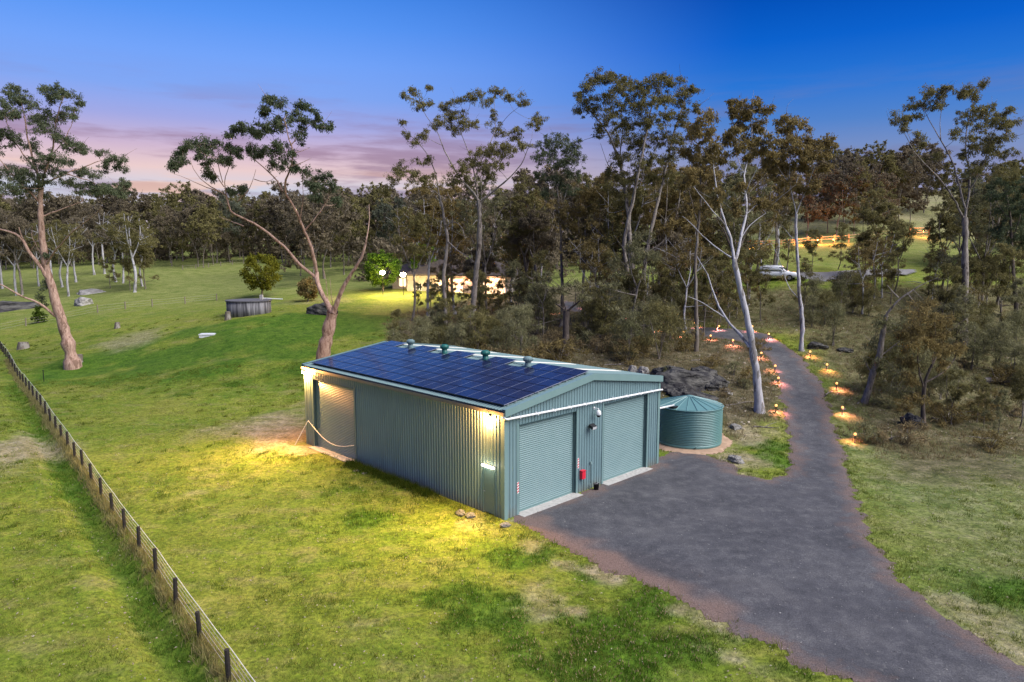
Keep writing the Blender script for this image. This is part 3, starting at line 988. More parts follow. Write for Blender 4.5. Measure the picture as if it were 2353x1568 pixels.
lamp('wall_light_glow', w1, (-.22, 0, -.12), 300, WARM, .06)
lamp('wall_light_beam', w1, (-.3, 0, -.12), 2300, (1, .66, .14), .08, 'SPOT', (-1, .0, -.66), 2.6)
lamp('wall_light_glow', w2, (-.30, -.1, -.1), 700, WARM, .06)
lamp('wall_light_beam', w2, (-.3, 0, -.12), 3700, (1, .62, .20), .08, 'SPOT', (-1, -.25, -.42), 2.7)
tl = at_shed(thing('tube_light', 'bright white tube light mounted just above the side door', 'tube light', group='lit lamps on the long wall of the shed'), -.04, .98, 2.27)
MB().box(-.03, 0, -.42, .42, -.04, .05).build('mounting_plate', m_white, tl)
MB().tube([(-.07, -.4, 0), (-.07, -.36, 0), (-.07, .36, 0), (-.07, .4, 0)], [.035, .055, .055, .035], 10).build('diffuser', m_tube, tl, True)
lamp('tube_glow', tl, (-.5, 0, -.1), 4, (1, .95, .75), .1)
# rope chained across the far roller door
rp = at_shed(thing('rope', 'pale rope slung low across the far roller door and down to the grass', 'rope'), -.05, 17.4, 1.55)
pts = []
for k in range(17):
    f = k / 16
    pts.append((-.03 - .02 * math.sin(math.pi * f), -5.15 * f, .0 - .55 * f - 1.15 * math.sin(math.pi * f) * .55))
MB().tube(pts, .022, 5).build('hanging_rope', m_tape, rp)
MB().tube([(-.03, 0, 0), (-.35, .25, -.7), (-.75, .45, -1.5)], .022, 5).build('stay_rope', m_tape, rp)

# ------------------------------------------------------------------ water tank
tank = thing('water_tank', 'round corrugated teal water tank beside the gable of the shed', 'water tank', (tx, ty, .04))
prof = [(TR + .01, 0), (TR + .01, .24)]
zz = .25
while zz < TH_ - .05:
    prof += [(TR - .022, zz), (TR + .004, zz + .022), (TR + .026, zz + .052), (TR + .004, zz + .082)]
    zz += .104
prof += [(TR, TH_)]
MB().lathe(prof, 64).build('tank_wall', m_tank, tank, True)
NR = 20
mb = MB()
for k in range(NR):
    a0, a1 = 2 * math.pi * k / NR, 2 * math.pi * (k + 1) / NR
    R0 = TR + .05
    mb.add([(.16 * math.cos(a0), .16 * math.sin(a0), TH_ + .5), (R0 * math.cos(a0), R0 * math.sin(a0), TH_ - .02), (R0 * math.cos((a0 + a1) / 2), R0 * math.sin((a0 + a1) / 2), TH_ - .02),
            (R0 * math.cos(a1), R0 * math.sin(a1), TH_ - .02), (.16 * math.cos(a1), .16 * math.sin(a1), TH_ + .5)], [(0, 1, 2, 3, 4)])
roof_ = mb.build('tank_roof', m_tankroof, tank)
for k in range(NR):
    a0 = 2 * math.pi * k / NR
    c, s = math.cos(a0), math.sin(a0)
    MB().tube([(.2 * c, .2 * s, TH_ + .5), (R0 * c, R0 * s, TH_ - .01)], .028, 4).build('roof_rib', m_tankroof, roof_)
MB().lathe([(.24, TH_ + .49), (.2, TH_ + .54), (0, TH_ + .56)], 16).build('roof_cap', m_tankroof, tank, True)
MB().lathe([(TR + .055, TH_ - .06), (TR + .075, TH_ - .03), (TR + .05, TH_ + .0)], 48).build('eave_trim', m_tankroof, tank, True)
MB().tube([(-.1, -TR - .01, .12), (-.1, -TR - .12, .12)], .03, 8).tube([(-.1, -TR - .09, .12), (-.05, -TR - .09, .22)], .014, 6).build('tap', m_black, tank)
hx, hy = -1.25, -1.25
hz = TH_ + .5 - .52 * (math.hypot(hx, hy) - .16) / (TR - .1)
MB().lathe([(.26, hz - .02), (.27, hz + .06), (.2, hz + .06), (.18, hz + .03), (0, hz + .03)], 18, (hx, hy, 0)).build('inlet_strainer', m_black, tank)
sx, sy = corner(SW + .12, .25)
ip = thing('inlet_pipe', 'short white pipe running from the shed corner into the tank roof', 'pipe', (sx, sy, 0))
MB().tube([(0, 0, 3.1), (tx + hx - sx, ty + hy - sy, .04 + hz + .12)], .055, 10).build('pipe', m_white, ip, True)
MB().tube([(0, 0, 4.2), (0, 0, 3.1)], .05, 8).build('down_pipe', m_white, ip, True)
th = np.linspace(0, 2 * math.pi, 40)[:-1]
pad = sheet('tank_pad', [(tx + (TR + .75 + .2 * math.sin(3 * q)) * math.cos(q), ty + (TR + .75 + .2 * math.sin(3 * q)) * math.sin(q)) for q in th], .12, .09, m_sand, .22, 5)

# ------------------------------------------------------------------ trees: builders
TAU = 2 * math.pi

def unit(v):
    return v / (np.linalg.norm(v) + 1e-9)

def tube_np(pts, rad, n):
    pts = np.asarray(pts, float)
    k = len(pts)
    d = np.gradient(pts, axis=0)
    d /= np.linalg.norm(d, axis=1)[:, None] + 1e-9
    ref = np.array([.31, .93, .2])
    a = np.cross(d, ref)
    a /= np.linalg.norm(a, axis=1)[:, None] + 1e-9
    b = np.cross(d, a)
    t = np.arange(n) * TAU / n
    ring = a[:, None, :] * np.cos(t)[None, :, None] + b[:, None, :] * np.sin(t)[None, :, None]
    V = (pts[:, None, :] + ring * np.asarray(rad)[:, None, None]).reshape(-1, 3)
    i = np.arange(k - 1)[:, None] * n
    j = np.arange(n)[None, :]
    q = np.stack([i + j, i + (j + 1) % n, i + n + (j + 1) % n, i + n + j], -1).reshape(-1, 4)
    return V, q

class Tree:
    def __init__(s, seed):
        s.r = np.random.default_rng(seed)
        s.V, s.Q, s.n = [], [], 0
        s.sk = np.zeros((0, 3))
        s.skr = np.zeros(0)
        s.lv, s.lt, s.ln = [], [], 0
    def limb(s, pts, r0, r1, n=6, wob=.0, step=.5, flare=0, keep=True):
        pts = np.asarray(pts, float)
        seg = np.linalg.norm(np.diff(pts, axis=0), axis=1)
        t = np.r_[0, np.cumsum(seg)]
        m = max(3, int(t[-1] / step) + 1)
        u = np.linspace(0, t[-1], m)
        P = np.stack([np.interp(u, t, pts[:, k]) for k in range(3)], 1)
        for _ in range(2):
            P[1:-1] = .25 * P[:-2] + .5 * P[1:-1] + .25 * P[2:]
        if wob:
            w = np.cumsum(s.r.normal(0, wob, (m, 3)), 0)
            w -= w[0] + (w[-1] - w[0]) * np.linspace(0, 1, m)[:, None]
            P = P + w
        f = u / max(t[-1], 1e-6)
        R = r0 + (r1 - r0) * f ** .9
        R = R * (1 + s.r.normal(0, .085, m))
        if flare:
            R = R * (1 + flare * np.exp(-u / (r0 * 2.2)))
        V, q = tube_np(P, np.maximum(R, .008), n)
        s.V.append(V)
        s.Q.append(q + s.n)
        s.n += len(V)
        if keep:
            s.sk = np.r_[s.sk, P]
            s.skr = np.r_[s.skr, R]
        return P
    def attach(s, c, up=.8):
        d = np.linalg.norm(s.sk - c, axis=1) + up * np.maximum(0, s.sk[:, 2] - c[2] + .2)
        return int(np.argmin(d))
    def twig(s, c, rmax=.07, n=4, bend=.25):
        i = s.attach(c)
        a = s.sk[i]
        L = np.linalg.norm(c - a)
        if L < .25:
            return
        mid = a + (c - a) * .5 + np.array([0, 0, -bend * L * .25]) + s.r.normal(0, .06 * L, 3)
        r0 = min(.016 + .011 * L, rmax, s.skr[i] * .8)
        s.limb([a, mid, c], max(r0, .012), .010, n, step=max(.35, L / 6))
    def leaves(s, c, rad, n, L=.30, Wd=.12, droop=.6, tint=None, flat=.7, dens_edge=True):
        r = s.r
        d = r.normal(size=(n, 3))
        d /= np.linalg.norm(d, axis=1)[:, None]
        rr = r.random(n) ** (.45)
        P = np.asarray(c) + d * rr[:, None] * np.array([rad, rad, rad * flat])
        ax = r.normal(size=(n, 3))
        ax[:, 2] -= droop * 2
        ax /= np.linalg.norm(ax, axis=1)[:, None]
        sd = np.cross(ax, r.normal(size=(n, 3)))
        sd /= np.linalg.norm(sd, axis=1)[:, None] + 1e-9
        l = L * r.uniform(.6, 1.3, n)[:, None]
        w = Wd * r.uniform(.6, 1.3, n)[:, None] * .5
        q = np.stack([P, P + ax * l * .45 + sd * w, P + ax * l, P + ax * l * .45 - sd * w], 1).reshape(-1, 3)
        s.lv.append(q)
        t0 = r.random() if tint is None else tint
        s.lt.append(np.repeat(np.clip(t0 * .6 + r.random(n) * .4, 0, 1), 4))
        s.ln += n
    def clump(s, c, rx, rz, dens=1.0, L=.3, Wd=.12, droop=.6, sub=None, twig=True, ry=None, per=56, k2=1.0):
        """an irregular spray of leaf tufts filling an ellipsoid"""
        r = s.r
        ry = rx if ry is None else ry
        vol = (rx * ry * rz) ** (1 / 3)
        k = int(sub * 1.5) if sub else max(5, int(round((3.5 + 17 * vol * vol) * k2)))
        c = np.asarray(c, float)
        if twig:
            s.twig(c - np.array([0, 0, rz * .5]), rmax=.09)
        for i in range(k):
            d = r.normal(size=3)
            d = d / np.linalg.norm(d) * r.random() ** .4
            p = c + d * np.array([rx, ry, rz]) * r.uniform(.55, 1.32)
            if twig and r.random() < .7:
                s.twig(p, rmax=.03, n=3)
            s.leaves(p, r.uniform(.16, .46), int(per * dens * r.uniform(.4, 1.2)), L, Wd, droop, flat=r.uniform(.5, 1.1))
    def meshes(s, name):
        tm = mesh_np(name + '_trunk', np.concatenate(s.V), np.concatenate(s.Q), True)
        lm = None
        if s.ln:
            v = np.concatenate(s.lv)
            lm = mesh_np(name + '_crown', v, np.arange(len(v)).reshape(-1, 4), False, dict(tint=np.concatenate(s.lt)))
        return tm, lm

def plant(name, label, cat, loc, tm, lm, bark, leaf, group=None, rz=0, scale=1):
    o = thing(name, label, cat, loc, rz, group)
    o.scale = (scale,) * 3
    link('trunk' if cat == 'tree' else 'stem', tm, o, mat=bark)
    if lm is not None:
        link('crown' if cat == 'tree' else 'foliage', lm, o, kind='stuff', mat=leaf)
    return o

bk_pink = bark_mat('pink gum bark', (.27, .155, .11), (.52, .35, .27), (.20, .115, .08))
bk_white = bark_mat('white gum bark', (.36, .34, .35), (.52, .50, .52), (.20, .18, .17))
bk_grey = bark_mat('grey gum bark', (.14, .115, .095), (.34, .29, .25), (.09, .07, .055))
bk_dark = bark_mat('dark bark', (.045, .034, .027), (.10, .075, .06), (.16, .12, .09))
bk_mid = bark_mat('brown bark', (.12, .095, .075), (.22, .18, .14), (.28, .25, .22))
lf_blue = leaf_mat('blue green gum leaf', (.052, .075, .040), (.185, .205, .115))
lf_olive = leaf_mat('olive gum leaf', (.100, .096, .036), (.300, .260, .110))
lf_brown = leaf_mat('brown green leaf', (.120, .096, .036), (.330, .250, .105))
lf_far = leaf_mat('far gum leaf', (.105, .088, .060), (.270, .220, .142))
lf_scrub = leaf_mat('grey green scrub leaf', (.125, .130, .058), (.330, .305, .165))
lf_far2 = leaf_mat('green far gum leaf', (.075, .085, .060), (.19, .20, .135))
lf_bright = leaf_mat('bright green leaf', (.06, .13, .012), (.14, .22, .03))
lf_yellow = leaf_mat('yellow green leaf', (.075, .09, .010), (.19, .18, .025))
lf_straw = leaf_mat('straw grass', (.16, .12, .06), (.36, .28, .15))
lf_grass = leaf_mat('grass blade', (.075, .125, .012), (.30, .30, .075))
lf_lush_and_shade = leaf_mat('lush grass blade', (.035, .095, .008), (.11, .19, .025))
lf_hay = leaf_mat('yellowing grass', (.17, .16, .05), (.42, .36, .17))
lf_weed = leaf_mat('weed leaf', (.03, .06, .008), (.09, .13, .02))

def hero(name, label, base, limbs, clumps, bark, leaf, seed, dens=1.0, L=.25, Wd=.07, spread=1.3, group=None, flare=.5, sides=8, nmain=1):
    """a tree whose limbs and leaf clumps are given as picture points at the tree's own distance; every limb also gets its own depth"""
    T = Tree(seed)
    B = on(*base)
    D = base[1]
    k = D / F
    W0 = np.array(B)
    skel2 = []          # picture point -> depth offset
    for li, (pts, r0, r1) in enumerate(limbs):
        P = []
        if li < nmain:
            off = 0 if li == 0 else T.r.uniform(-.5, .5)
            drift = T.r.uniform(-.15, .15)
        else:
            a = np.array(pts[0], float)
            j = min(range(len(skel2)), key=lambda q: (skel2[q][0] - a[0]) ** 2 + (skel2[q][1] - a[1]) ** 2)
            off = skel2[j][2]
            drift = T.r.uniform(-.55, .55)
        run = 0
        prev = None
        for p in pts:
            if prev is not None:
                run += math.hypot(p[0] - prev[0], p[1] - prev[1]) * k
            prev = p
            o = off + drift * run
            P.append(ray_at(p[0], p[1], D + o) - W0)
        if li < nmain:
            g = on(pts[0][0], D + off)
            P[0] = np.array(g) - W0 + np.array([0, 0, -.25])
        th = 1 if li < nmain else .74
        Q = T.limb(P, r0 * th, r1 * th, sides if li < 3 else 6, wob=.03, flare=flare if li < nmain else 0)
        run = 0
        prev = None
        for p in pts:
            if prev is not None:
                n_ = max(1, int(math.hypot(p[0] - prev[0], p[1] - prev[1]) / 8))
                for i in range(1, n_ + 1):
                    run += math.hypot(p[0] - prev[0], p[1] - prev[1]) * k / n_
                    skel2.append((prev[0] + (p[0] - prev[0]) * i / n_, prev[1] + (p[1] - prev[1]) * i / n_, off + drift * run))
            else:
                skel2.append((p[0], p[1], off))
            prev = p
    cl = []
    for c in clumps:
        j = min(range(len(skel2)), key=lambda q: (skel2[q][0] - c[0]) ** 2 + (skel2[q][1] - c[1]) ** 2)
        dd = math.hypot(skel2[j][0] - c[0], skel2[j][1] - c[1])
        cl.append((dd, c, skel2[j][2]))
    cl.sort(key=lambda q: q[0])
    for dd, c, off in cl:
        o = off + T.r.normal() * (.35 * dd * k + c[2] * k * .5) * spread
        o = float(np.clip(o, -5, 5))
        p = ray_at(c[0], c[1], D + o) - W0
        T.clump(p, c[2] * k * 1.12, max(c[3] * k * 1.12, .24), dens, L, Wd)
        for _ in range(1):
            d = T.r.normal(size=3)
            d = d / np.linalg.norm(d) * T.r.uniform(1.1, 1.7)
            T.clump(p + d * np.array([c[2] * k, c[2] * k, c[3] * k * .9]), c[2] * k * .5, max(c[3] * k * .5, .16), dens * .75, L, Wd, sub=2)
    for _ in range(26):
        i_ = T.r.integers(len(T.sk) // 4, len(T.sk))
        a_ = T.sk[i_]
        e_ = a_ + np.array([T.r.normal() * .9, T.r.normal() * .9, T.r.uniform(.1, 1.5)])
        T.limb([a_, (a_ + e_) / 2 + T.r.normal(0, .12, 3), e_], .022, .007, 3, wob=.03, step=.35, keep=False)
    tm, lm = T.meshes(name)
    return plant(name, label, 'tree', B, tm, lm, bark, leaf, group)

def gum(seed, h, lean=.06, spread=.34, first=.42, leaders=3, clumps=26, dens=.8, L=.45, Wd=.2, crown_w=.30, r0=None, low=False, bare=0, sub=5, csize=.9, per=26):
    """a free-standing gum: a bare trunk that forks into rising leaders, with leaf tufts held at the outside of the crown"""
    T = Tree(seed)
    r = T.r
    r0 = r0 or h * .016
    dirn = np.array([r.normal() * lean, r.normal() * lean, 1.0])
    top = dirn / dirn[2] * h * first
    T.limb([(0, 0, -.3), top * .5 + r.normal(0, .02 * h, 3) * [1, 1, 0], top], r0, r0 * .7, 6, wob=.02, step=h * .05, flare=.5)
    tips = []
    for i in range(leaders):
        a = i * TAU / leaders + r.uniform(-.5, .5)
        s = spread * r.uniform(.5, 1.25)
        e = top + np.array([math.cos(a) * s, math.sin(a) * s, 1]) * h * (1 - first) * r.uniform(.6, .88)
        m = top + (e - top) * .5 + np.array([math.cos(a), math.sin(a), 0]) * .05 * h
        P = T.limb([top, m, e], r0 * .55, r0 * .16, 5, wob=.03, step=h * .05)
        for j in range(3):
            b = P[int(len(P) * r.uniform(.3, .85))]
            a2 = a + r.uniform(-1.3, 1.3)
            e2 = b + np.array([math.cos(a2) * .8, math.sin(a2) * .8, r.uniform(.25, 1)]) * h * r.uniform(.10, .22)
            T.limb([b, (b + e2) / 2 + r.normal(0, .01 * h, 3), e2], r0 * .25, r0 * .07, 4, wob=.02, step=h * .06)
    zc = h * (first + (1 - first) * .55)
    for i in range(clumps):
        d = r.normal(size=3)
        d = d / np.linalg.norm(d) * r.random() ** .33
        zz = zc + d[2] * h * (1 - first) * .47
        ww = crown_w * h * (1 - .35 * max(0, (zz - zc) / (h * (1 - first) * .5)))
        p = np.array([d[0] * ww, d[1] * ww, zz])
        p[:2] += top[:2] * .8
        if low and r.random() < .25:
            p = np.array([r.normal() * .16 * h, r.normal() * .16 * h, h * r.uniform(.2, .5)])
        c = h * .055 * csize * r.uniform(.7, 1.4)
        T.clump(p, c * 1.25, c * .8, dens, L, Wd, sub=sub, per=per)
    return T

def shrub(seed, h, w, n, stems=4, L=.35, Wd=.05, droop=.9, per=60, bare=.15, rad=.35):
    T = Tree(seed)
    r = T.r
    for i in range(stems):
        a = r.uniform(0, TAU)
        s = r.uniform(.05, .5) * w
        T.limb([(r.normal() * .05, r.normal() * .05, -.15), (math.cos(a) * s * .4, math.sin(a) * s * .4, h * .45), (math.cos(a) * s, math.sin(a) * s, h * r.uniform(.75, 1))], .022 * h ** .7, .008, 5, wob=.02, step=.4)
    for i in range(n):
        f = r.random() ** .8
        zz = h * (bare + (1.02 - bare) * f)
        ww = w * (1 - .6 * abs(f - .4) ** 1.2 * 1.4) * .6
        p = np.array([r.normal() * ww * .6, r.normal() * ww * .6, zz])
        if r.random() < .6:
            T.twig(p, rmax=.02, n=3)
        T.leaves(p, rad * r.uniform(.6, 1.3), int(per * r.uniform(.6, 1.3)), L, Wd, droop)
    return T

# ------------------------------------------------------------------ trees the photograph shows one by one
hero('gum_tree', 'tall pink barked gum leaning on the left lawn inside the post and wire fence', (168, 72), [
    ([(168, 845), (158, 800), (148, 765), (135, 720), (117, 655), (105, 611), (98, 561), (93, 503), (92, 465), (95, 425)], .62, .20),
    ([(112, 642), (88, 607), (66, 580), (52, 550), (34, 535), (0, 529), (-25, 520)], .30, .10),
    ([(128, 728), (105, 706), (82, 692), (60, 685), (35, 674), (8, 655), (-20, 648)], .20, .06),
    ([(106, 610), (118, 590), (126, 577), (142, 560), (167, 532), (190, 516), (210, 500), (236, 475)], .16, .04),
    ([(93, 500), (112, 490), (140, 482), (168, 470), (190, 463)], .12, .04),
    ([(52, 550), (45, 530), (43, 522)], .10, .06),
    ([(94, 440), (85, 400), (72, 350), (60, 300), (52, 250), (48, 225)], .19, .04),
    ([(95, 430), (108, 390), (125, 340), (128, 290), (138, 240), (150, 215)], .16, .04),
    ([(95, 425), (140, 402), (190, 385), (240, 368), (270, 362)], .14, .03),
    ([(90, 465), (60, 430), (30, 400), (5, 370), (-20, 345)], .16, .03),
    ([(80, 385), (50, 345), (25, 310), (10, 260)], .10, .03),
    ([(120, 355), (150, 320), (165, 285), (172, 255)], .08, .02),
    ([(150, 400), (200, 412), (240, 430), (280, 435)], .09, .02),
    ([(66, 580), (82, 565), (88, 545)], .07, .03),
    ([(104, 611), (85, 570), (70, 545), (74, 520)], .08, .03),
], [(22, 215, 12, 8), (40, 205, 18, 9), (50, 225, 22, 14), (30, 235, 18, 12), (78, 240, 14, 10), (8, 240, 14, 12), (30, 262, 30, 14), (100, 200, 8, 6), (125, 200, 16, 8), (142, 210, 10, 5), (118, 228, 14, 14), (135, 222, 10, 7),
    (160, 220, 18, 8), (185, 235, 8, 6), (168, 250, 14, 6), (110, 262, 26, 12), (145, 270, 20, 12), (85, 270, 14, 12), (170, 266, 6, 4), (12, 305, 20, 16), (35, 320, 18, 14), (95, 285, 22, 14), (110, 300, 30, 12), (140, 315, 22, 9),
    (75, 330, 20, 14), (175, 335, 24, 12), (160, 325, 20, 9), (195, 345, 20, 10), (225, 350, 14, 6), (255, 365, 16, 9), (275, 365, 12, 9), (272, 385, 14, 9), (240, 380, 14, 10), (215, 400, 16, 10), (120, 360, 26, 14), (150, 370, 20, 9),
    (90, 380, 28, 16), (60, 400, 30, 14), (20, 390, 22, 14), (40, 410, 24, 14), (190, 395, 18, 10), (130, 395, 20, 10), (180, 425, 20, 9), (150, 415, 20, 9), (215, 425, 20, 10), (250, 430, 26, 12), (285, 420, 14, 9), (275, 440, 22, 10),
    (230, 440, 20, 10), (190, 440, 18, 8), (100, 420, 20, 12), (60, 440, 30, 16), (20, 430, 24, 16), (-15, 260, 18, 16), (-20, 330, 22, 18), (-15, 400, 26, 20), (105, 585, 6, 4), (105, 655, 5, 12), (100, 690, 7, 14)], bk_pink, lf_blue, 1, dens=1.1)

hero('gum_tree', 'pink gum behind the far end of the shed, forked low with one long bare limb', (727, 61), [
    ([(726, 900), (735, 850), (745, 795), (757, 750), (764, 718)], .60, .50),
    ([(764, 720), (748, 692), (736, 668), (726, 645), (728, 626)], .34, .25),
    ([(766, 718), (780, 682), (792, 655), (806, 634), (822, 610), (832, 590), (838, 570), (841, 556)], .33, .12),
    ([(728, 628), (723, 600), (717, 575), (705, 540), (690, 504), (673, 468), (650, 441), (654, 416), (664, 394), (672, 370), (674, 347), (665, 328), (657, 300), (653, 275)], .24, .05),
    ([(726, 640), (708, 622), (688, 614), (680, 598), (664, 575), (634, 549), (613, 534), (590, 519), (566, 504), (540, 497), (525, 487), (526, 468), (519, 448)], .22, .09),
    ([(519, 448), (497, 436), (474, 421), (458, 408), (447, 396), (440, 375), (437, 362)], .08, .02),
    ([(520, 450), (516, 425), (514, 408), (524, 392), (530, 380), (531, 350)], .07, .02),
    ([(505, 441), (486, 437), (450, 424), (425, 408), (400, 400)], .06, .015),
    ([(560, 520), (538, 512), (515, 503), (503, 498)], .07, .03),
    ([(547, 462), (569, 439), (584, 412), (588, 390)], .07, .02),
    ([(649, 440), (636, 410), (620, 396), (604, 384), (586, 370), (572, 356)], .12, .03),
    ([(668, 382), (684, 380), (698, 375), (715, 364)], .06, .015),
    ([(673, 352), (690, 355), (704, 348), (712, 340)], .05, .015),
    ([(668, 335), (684, 318), (690, 300), (690, 260)], .07, .02),
    ([(690, 305), (710, 290), (730, 278)], .05, .015),
    ([(515, 430), (492, 395), (470, 350), (455, 335)], .06, .02),
    ([(512, 420), (500, 380), (498, 345), (520, 340)], .05, .02),
    ([(584, 412), (600, 420), (622, 416), (636, 405)], .05, .015),
    ([(764, 722), (752, 690), (750, 655), (744, 620)], .05, .02), ([(765, 722), (762, 680), (758, 640)], .05, .02), ([(768, 722), (772, 690), (782, 660)], .04, .015),
    ([(838, 570), (846, 540), (850, 500), (848, 470)], .10, .03), ([(700, 530), (740, 480), (760, 440), (752, 400)], .09, .02), ([(690, 504), (700, 450), (695, 410)], .06, .02),
], [(619, 228, 15, 8), (643, 237, 14, 11), (610, 250, 9, 6), (604, 260, 5, 3), (688, 237, 9, 8), (696, 246, 15, 8), (643, 275, 22, 11), (679, 269, 18, 10), (705, 275, 15, 12), (729, 275, 12, 12), (747, 289, 14, 7), (760, 287, 6, 4),
    (610, 292, 14, 12), (637, 290, 13, 10), (560, 292, 12, 9), (542, 299, 11, 7), (530, 309, 5, 4), (578, 299, 14, 11), (590, 307, 9, 7), (690, 308, 14, 15), (643, 335, 15, 14), (634, 347, 12, 10), (664, 353, 12, 18), (628, 376, 12, 8),
    (673, 376, 10, 14), (652, 370, 10, 10), (462, 332, 24, 13), (440, 330, 12, 10), (492, 332, 18, 11), (477, 350, 15, 12), (456, 359, 8, 8), (420, 338, 12, 12), (411, 353, 14, 14), (403, 370, 10, 12), (394, 379, 5, 5), (420, 367, 10, 8),
    (530, 341, 15, 10), (551, 348, 12, 8), (524, 370, 15, 12), (506, 367, 9, 8), (475, 382, 8, 12), (478, 397, 6, 7), (572, 347, 14, 9), (590, 353, 15, 12), (607, 347, 13, 10), (524, 442, 9, 8), (557, 436, 9, 8), (490, 409, 5, 4),
    (700, 395, 14, 10), (745, 400, 16, 12), (760, 430, 16, 12), (720, 425, 14, 10), (730, 450, 18, 12), (775, 460, 14, 10)], bk_pink, lf_blue, 2, dens=1.15)

hero('gum_tree', 'wide crowned gum with a pale upright trunk standing in front of the lit house', (1085, 74), [
    ([(1085, 740), (1090, 670), (1095, 615), (1100, 560), (1102, 510), (1100, 460)], .34, .22),
    ([(1022, 760), (1024, 700), (1021, 645), (1028, 580), (1030, 550), (1024, 520), (1010, 450)], .26, .14),
    ([(1100, 462), (1080, 435), (1061, 420), (1040, 385), (1020, 350), (1005, 310), (985, 275)], .17, .04),
    ([(1101, 465), (1130, 440), (1155, 425), (1180, 400), (1198, 380), (1210, 355), (1222, 320)], .15, .03),
    ([(1010, 452), (1000, 400), (985, 365), (957, 325), (935, 305), (925, 290)], .11, .03),
    ([(1100, 470), (1092, 410), (1078, 360), (1060, 310), (1045, 270)], .13, .03),
    ([(1095, 400), (1120, 350), (1140, 300), (1140, 250), (1135, 220)], .10, .02),
    ([(1028, 555), (1050, 575), (1075, 590), (1092, 605)], .10, .06),
    ([(1022, 520), (1045, 505), (1060, 520), (1070, 550)], .09, .05),
    ([(1010, 450), (985, 430), (950, 415), (915, 395)], .08, .02),
    ([(1140, 300), (1170, 260), (1200, 240)], .05, .015), ([(1060, 310), (1075, 260), (1085, 225)], .05, .015), ([(985, 275), (965, 240), (945, 210)], .05, .012),
], [(943, 207, 17, 11), (931, 217, 9, 6), (984, 199, 6, 4), (970, 239, 19, 14), (1022, 247, 12, 8), (1038, 235, 9, 8), (1038, 266, 28, 18), (1006, 282, 16, 14), (1081, 223, 22, 15), (1057, 231, 10, 8), (1117, 231, 15, 12), (1141, 211, 22, 13),
    (1168, 223, 15, 10), (1204, 235, 17, 10), (1137, 266, 11, 13), (1240, 270, 15, 12), (1224, 286, 18, 10), (1188, 306, 22, 10), (1152, 302, 18, 10), (1073, 286, 28, 14), (1042, 294, 22, 12), (982, 310, 14, 11), (958, 326, 12, 9),
    (935, 310, 8, 8), (923, 282, 6, 6), (1164, 338, 30, 14), (1121, 353, 30, 14), (1085, 369, 28, 16), (1061, 385, 22, 14), (1141, 377, 22, 12), (1200, 334, 14, 14), (974, 369, 20, 11), (951, 401, 20, 16), (915, 385, 18, 16), (982, 409, 22, 14),
    (883, 437, 18, 13), (1038, 409, 22, 16), (1073, 417, 20, 14), (1121, 401, 18, 12), (905, 410, 16, 12), (1150, 350, 24, 12), (1100, 385, 24, 12)], bk_grey, lf_olive, 3, nmain=2)

hero('gum_tree', 'tallest and densest gum right of centre, with several stems close together', (1462, 70), [
    ([(1466, 740), (1462, 680), (1458, 610), (1452, 540), (1446, 480), (1440, 420), (1425, 360), (1402, 310), (1375, 275), (1348, 245)], .36, .05),
    ([(1474, 735), (1476, 670), (1482, 600), (1496, 520), (1520, 430), (1538, 350), (1556, 285), (1575, 225)], .30, .05),
    ([(1448, 740), (1446, 680), (1440, 610), (1436, 540), (1455, 450), (1470, 380), (1482, 310), (1494, 245), (1510, 200)], .28, .05),
    ([(1446, 480), (1470, 430), (1480, 380)], .14, .05), ([(1400, 310), (1370, 312), (1340, 322), (1325, 335)], .06, .015), ([(1425, 360), (1430, 300), (1430, 240), (1410, 190)], .09, .02),
    ([(1440, 420), (1400, 390), (1380, 330)], .07, .02), ([(1538, 350), (1530, 290), (1525, 220)], .07, .02), ([(1482, 600), (1500, 580), (1530, 545)], .07, .03),
], [(1345, 200, 20, 14), (1330, 255, 14, 14), (1350, 230, 22, 14), (1380, 180, 30, 14), (1410, 175, 25, 12), (1430, 195, 30, 20), (1460, 210, 30, 20), (1500, 190, 25, 14), (1520, 180, 22, 12), (1545, 190, 22, 14), (1570, 210, 20, 14),
    (1590, 205, 14, 10), (1560, 235, 24, 18), (1520, 225, 28, 20), (1480, 240, 30, 20), (1440, 240, 30, 22), (1400, 225, 24, 18), (1400, 270, 28, 20), (1440, 285, 30, 20), (1490, 280, 30, 20), (1535, 270, 26, 20), (1570, 275, 20, 16),
    (1420, 320, 30, 20), (1470, 325, 34, 22), (1520, 320, 30, 20), (1555, 325, 20, 18), (1430, 365, 28, 20), (1480, 370, 32, 20), (1530, 365, 26, 18), (1450, 410, 28, 18), (1500, 410, 28, 18), (1380, 300, 18, 14), (1370, 250, 18, 14),
    (1540, 410, 24, 16), (1470, 445, 28, 16), (1420, 440, 20, 16), (1400, 400, 20, 16), (1600, 250, 10, 8), (1330, 220, 10, 8)], bk_grey, lf_olive, 4, dens=1.15, nmain=3)

hero('gum_tree', 'round topped gum between the wide crowned gum and the tallest dense gum', (1285, 80), [
    ([(1290, 740), (1292, 640), (1288, 560), (1284, 500), (1280, 440), (1274, 390), (1268, 350)], .22, .05), ([(1284, 500), (1300, 440), (1318, 400)], .10, .03), ([(1280, 440), (1262, 410), (1245, 385)], .08, .02),
], [(1260, 330, 26, 18), (1290, 320, 24, 14), (1310, 340, 24, 18), (1330, 360, 18, 14), (1250, 360, 22, 18), (1290, 375, 26, 16), (1240, 400, 16, 16), (1320, 400, 20, 16), (1275, 410, 24, 14), (1270, 350, 24, 16), (1305, 365, 20, 14), (1300, 430, 22, 14), (1330, 440, 18, 12), (1255, 445, 16, 12)], bk_mid, lf_blue, 5)

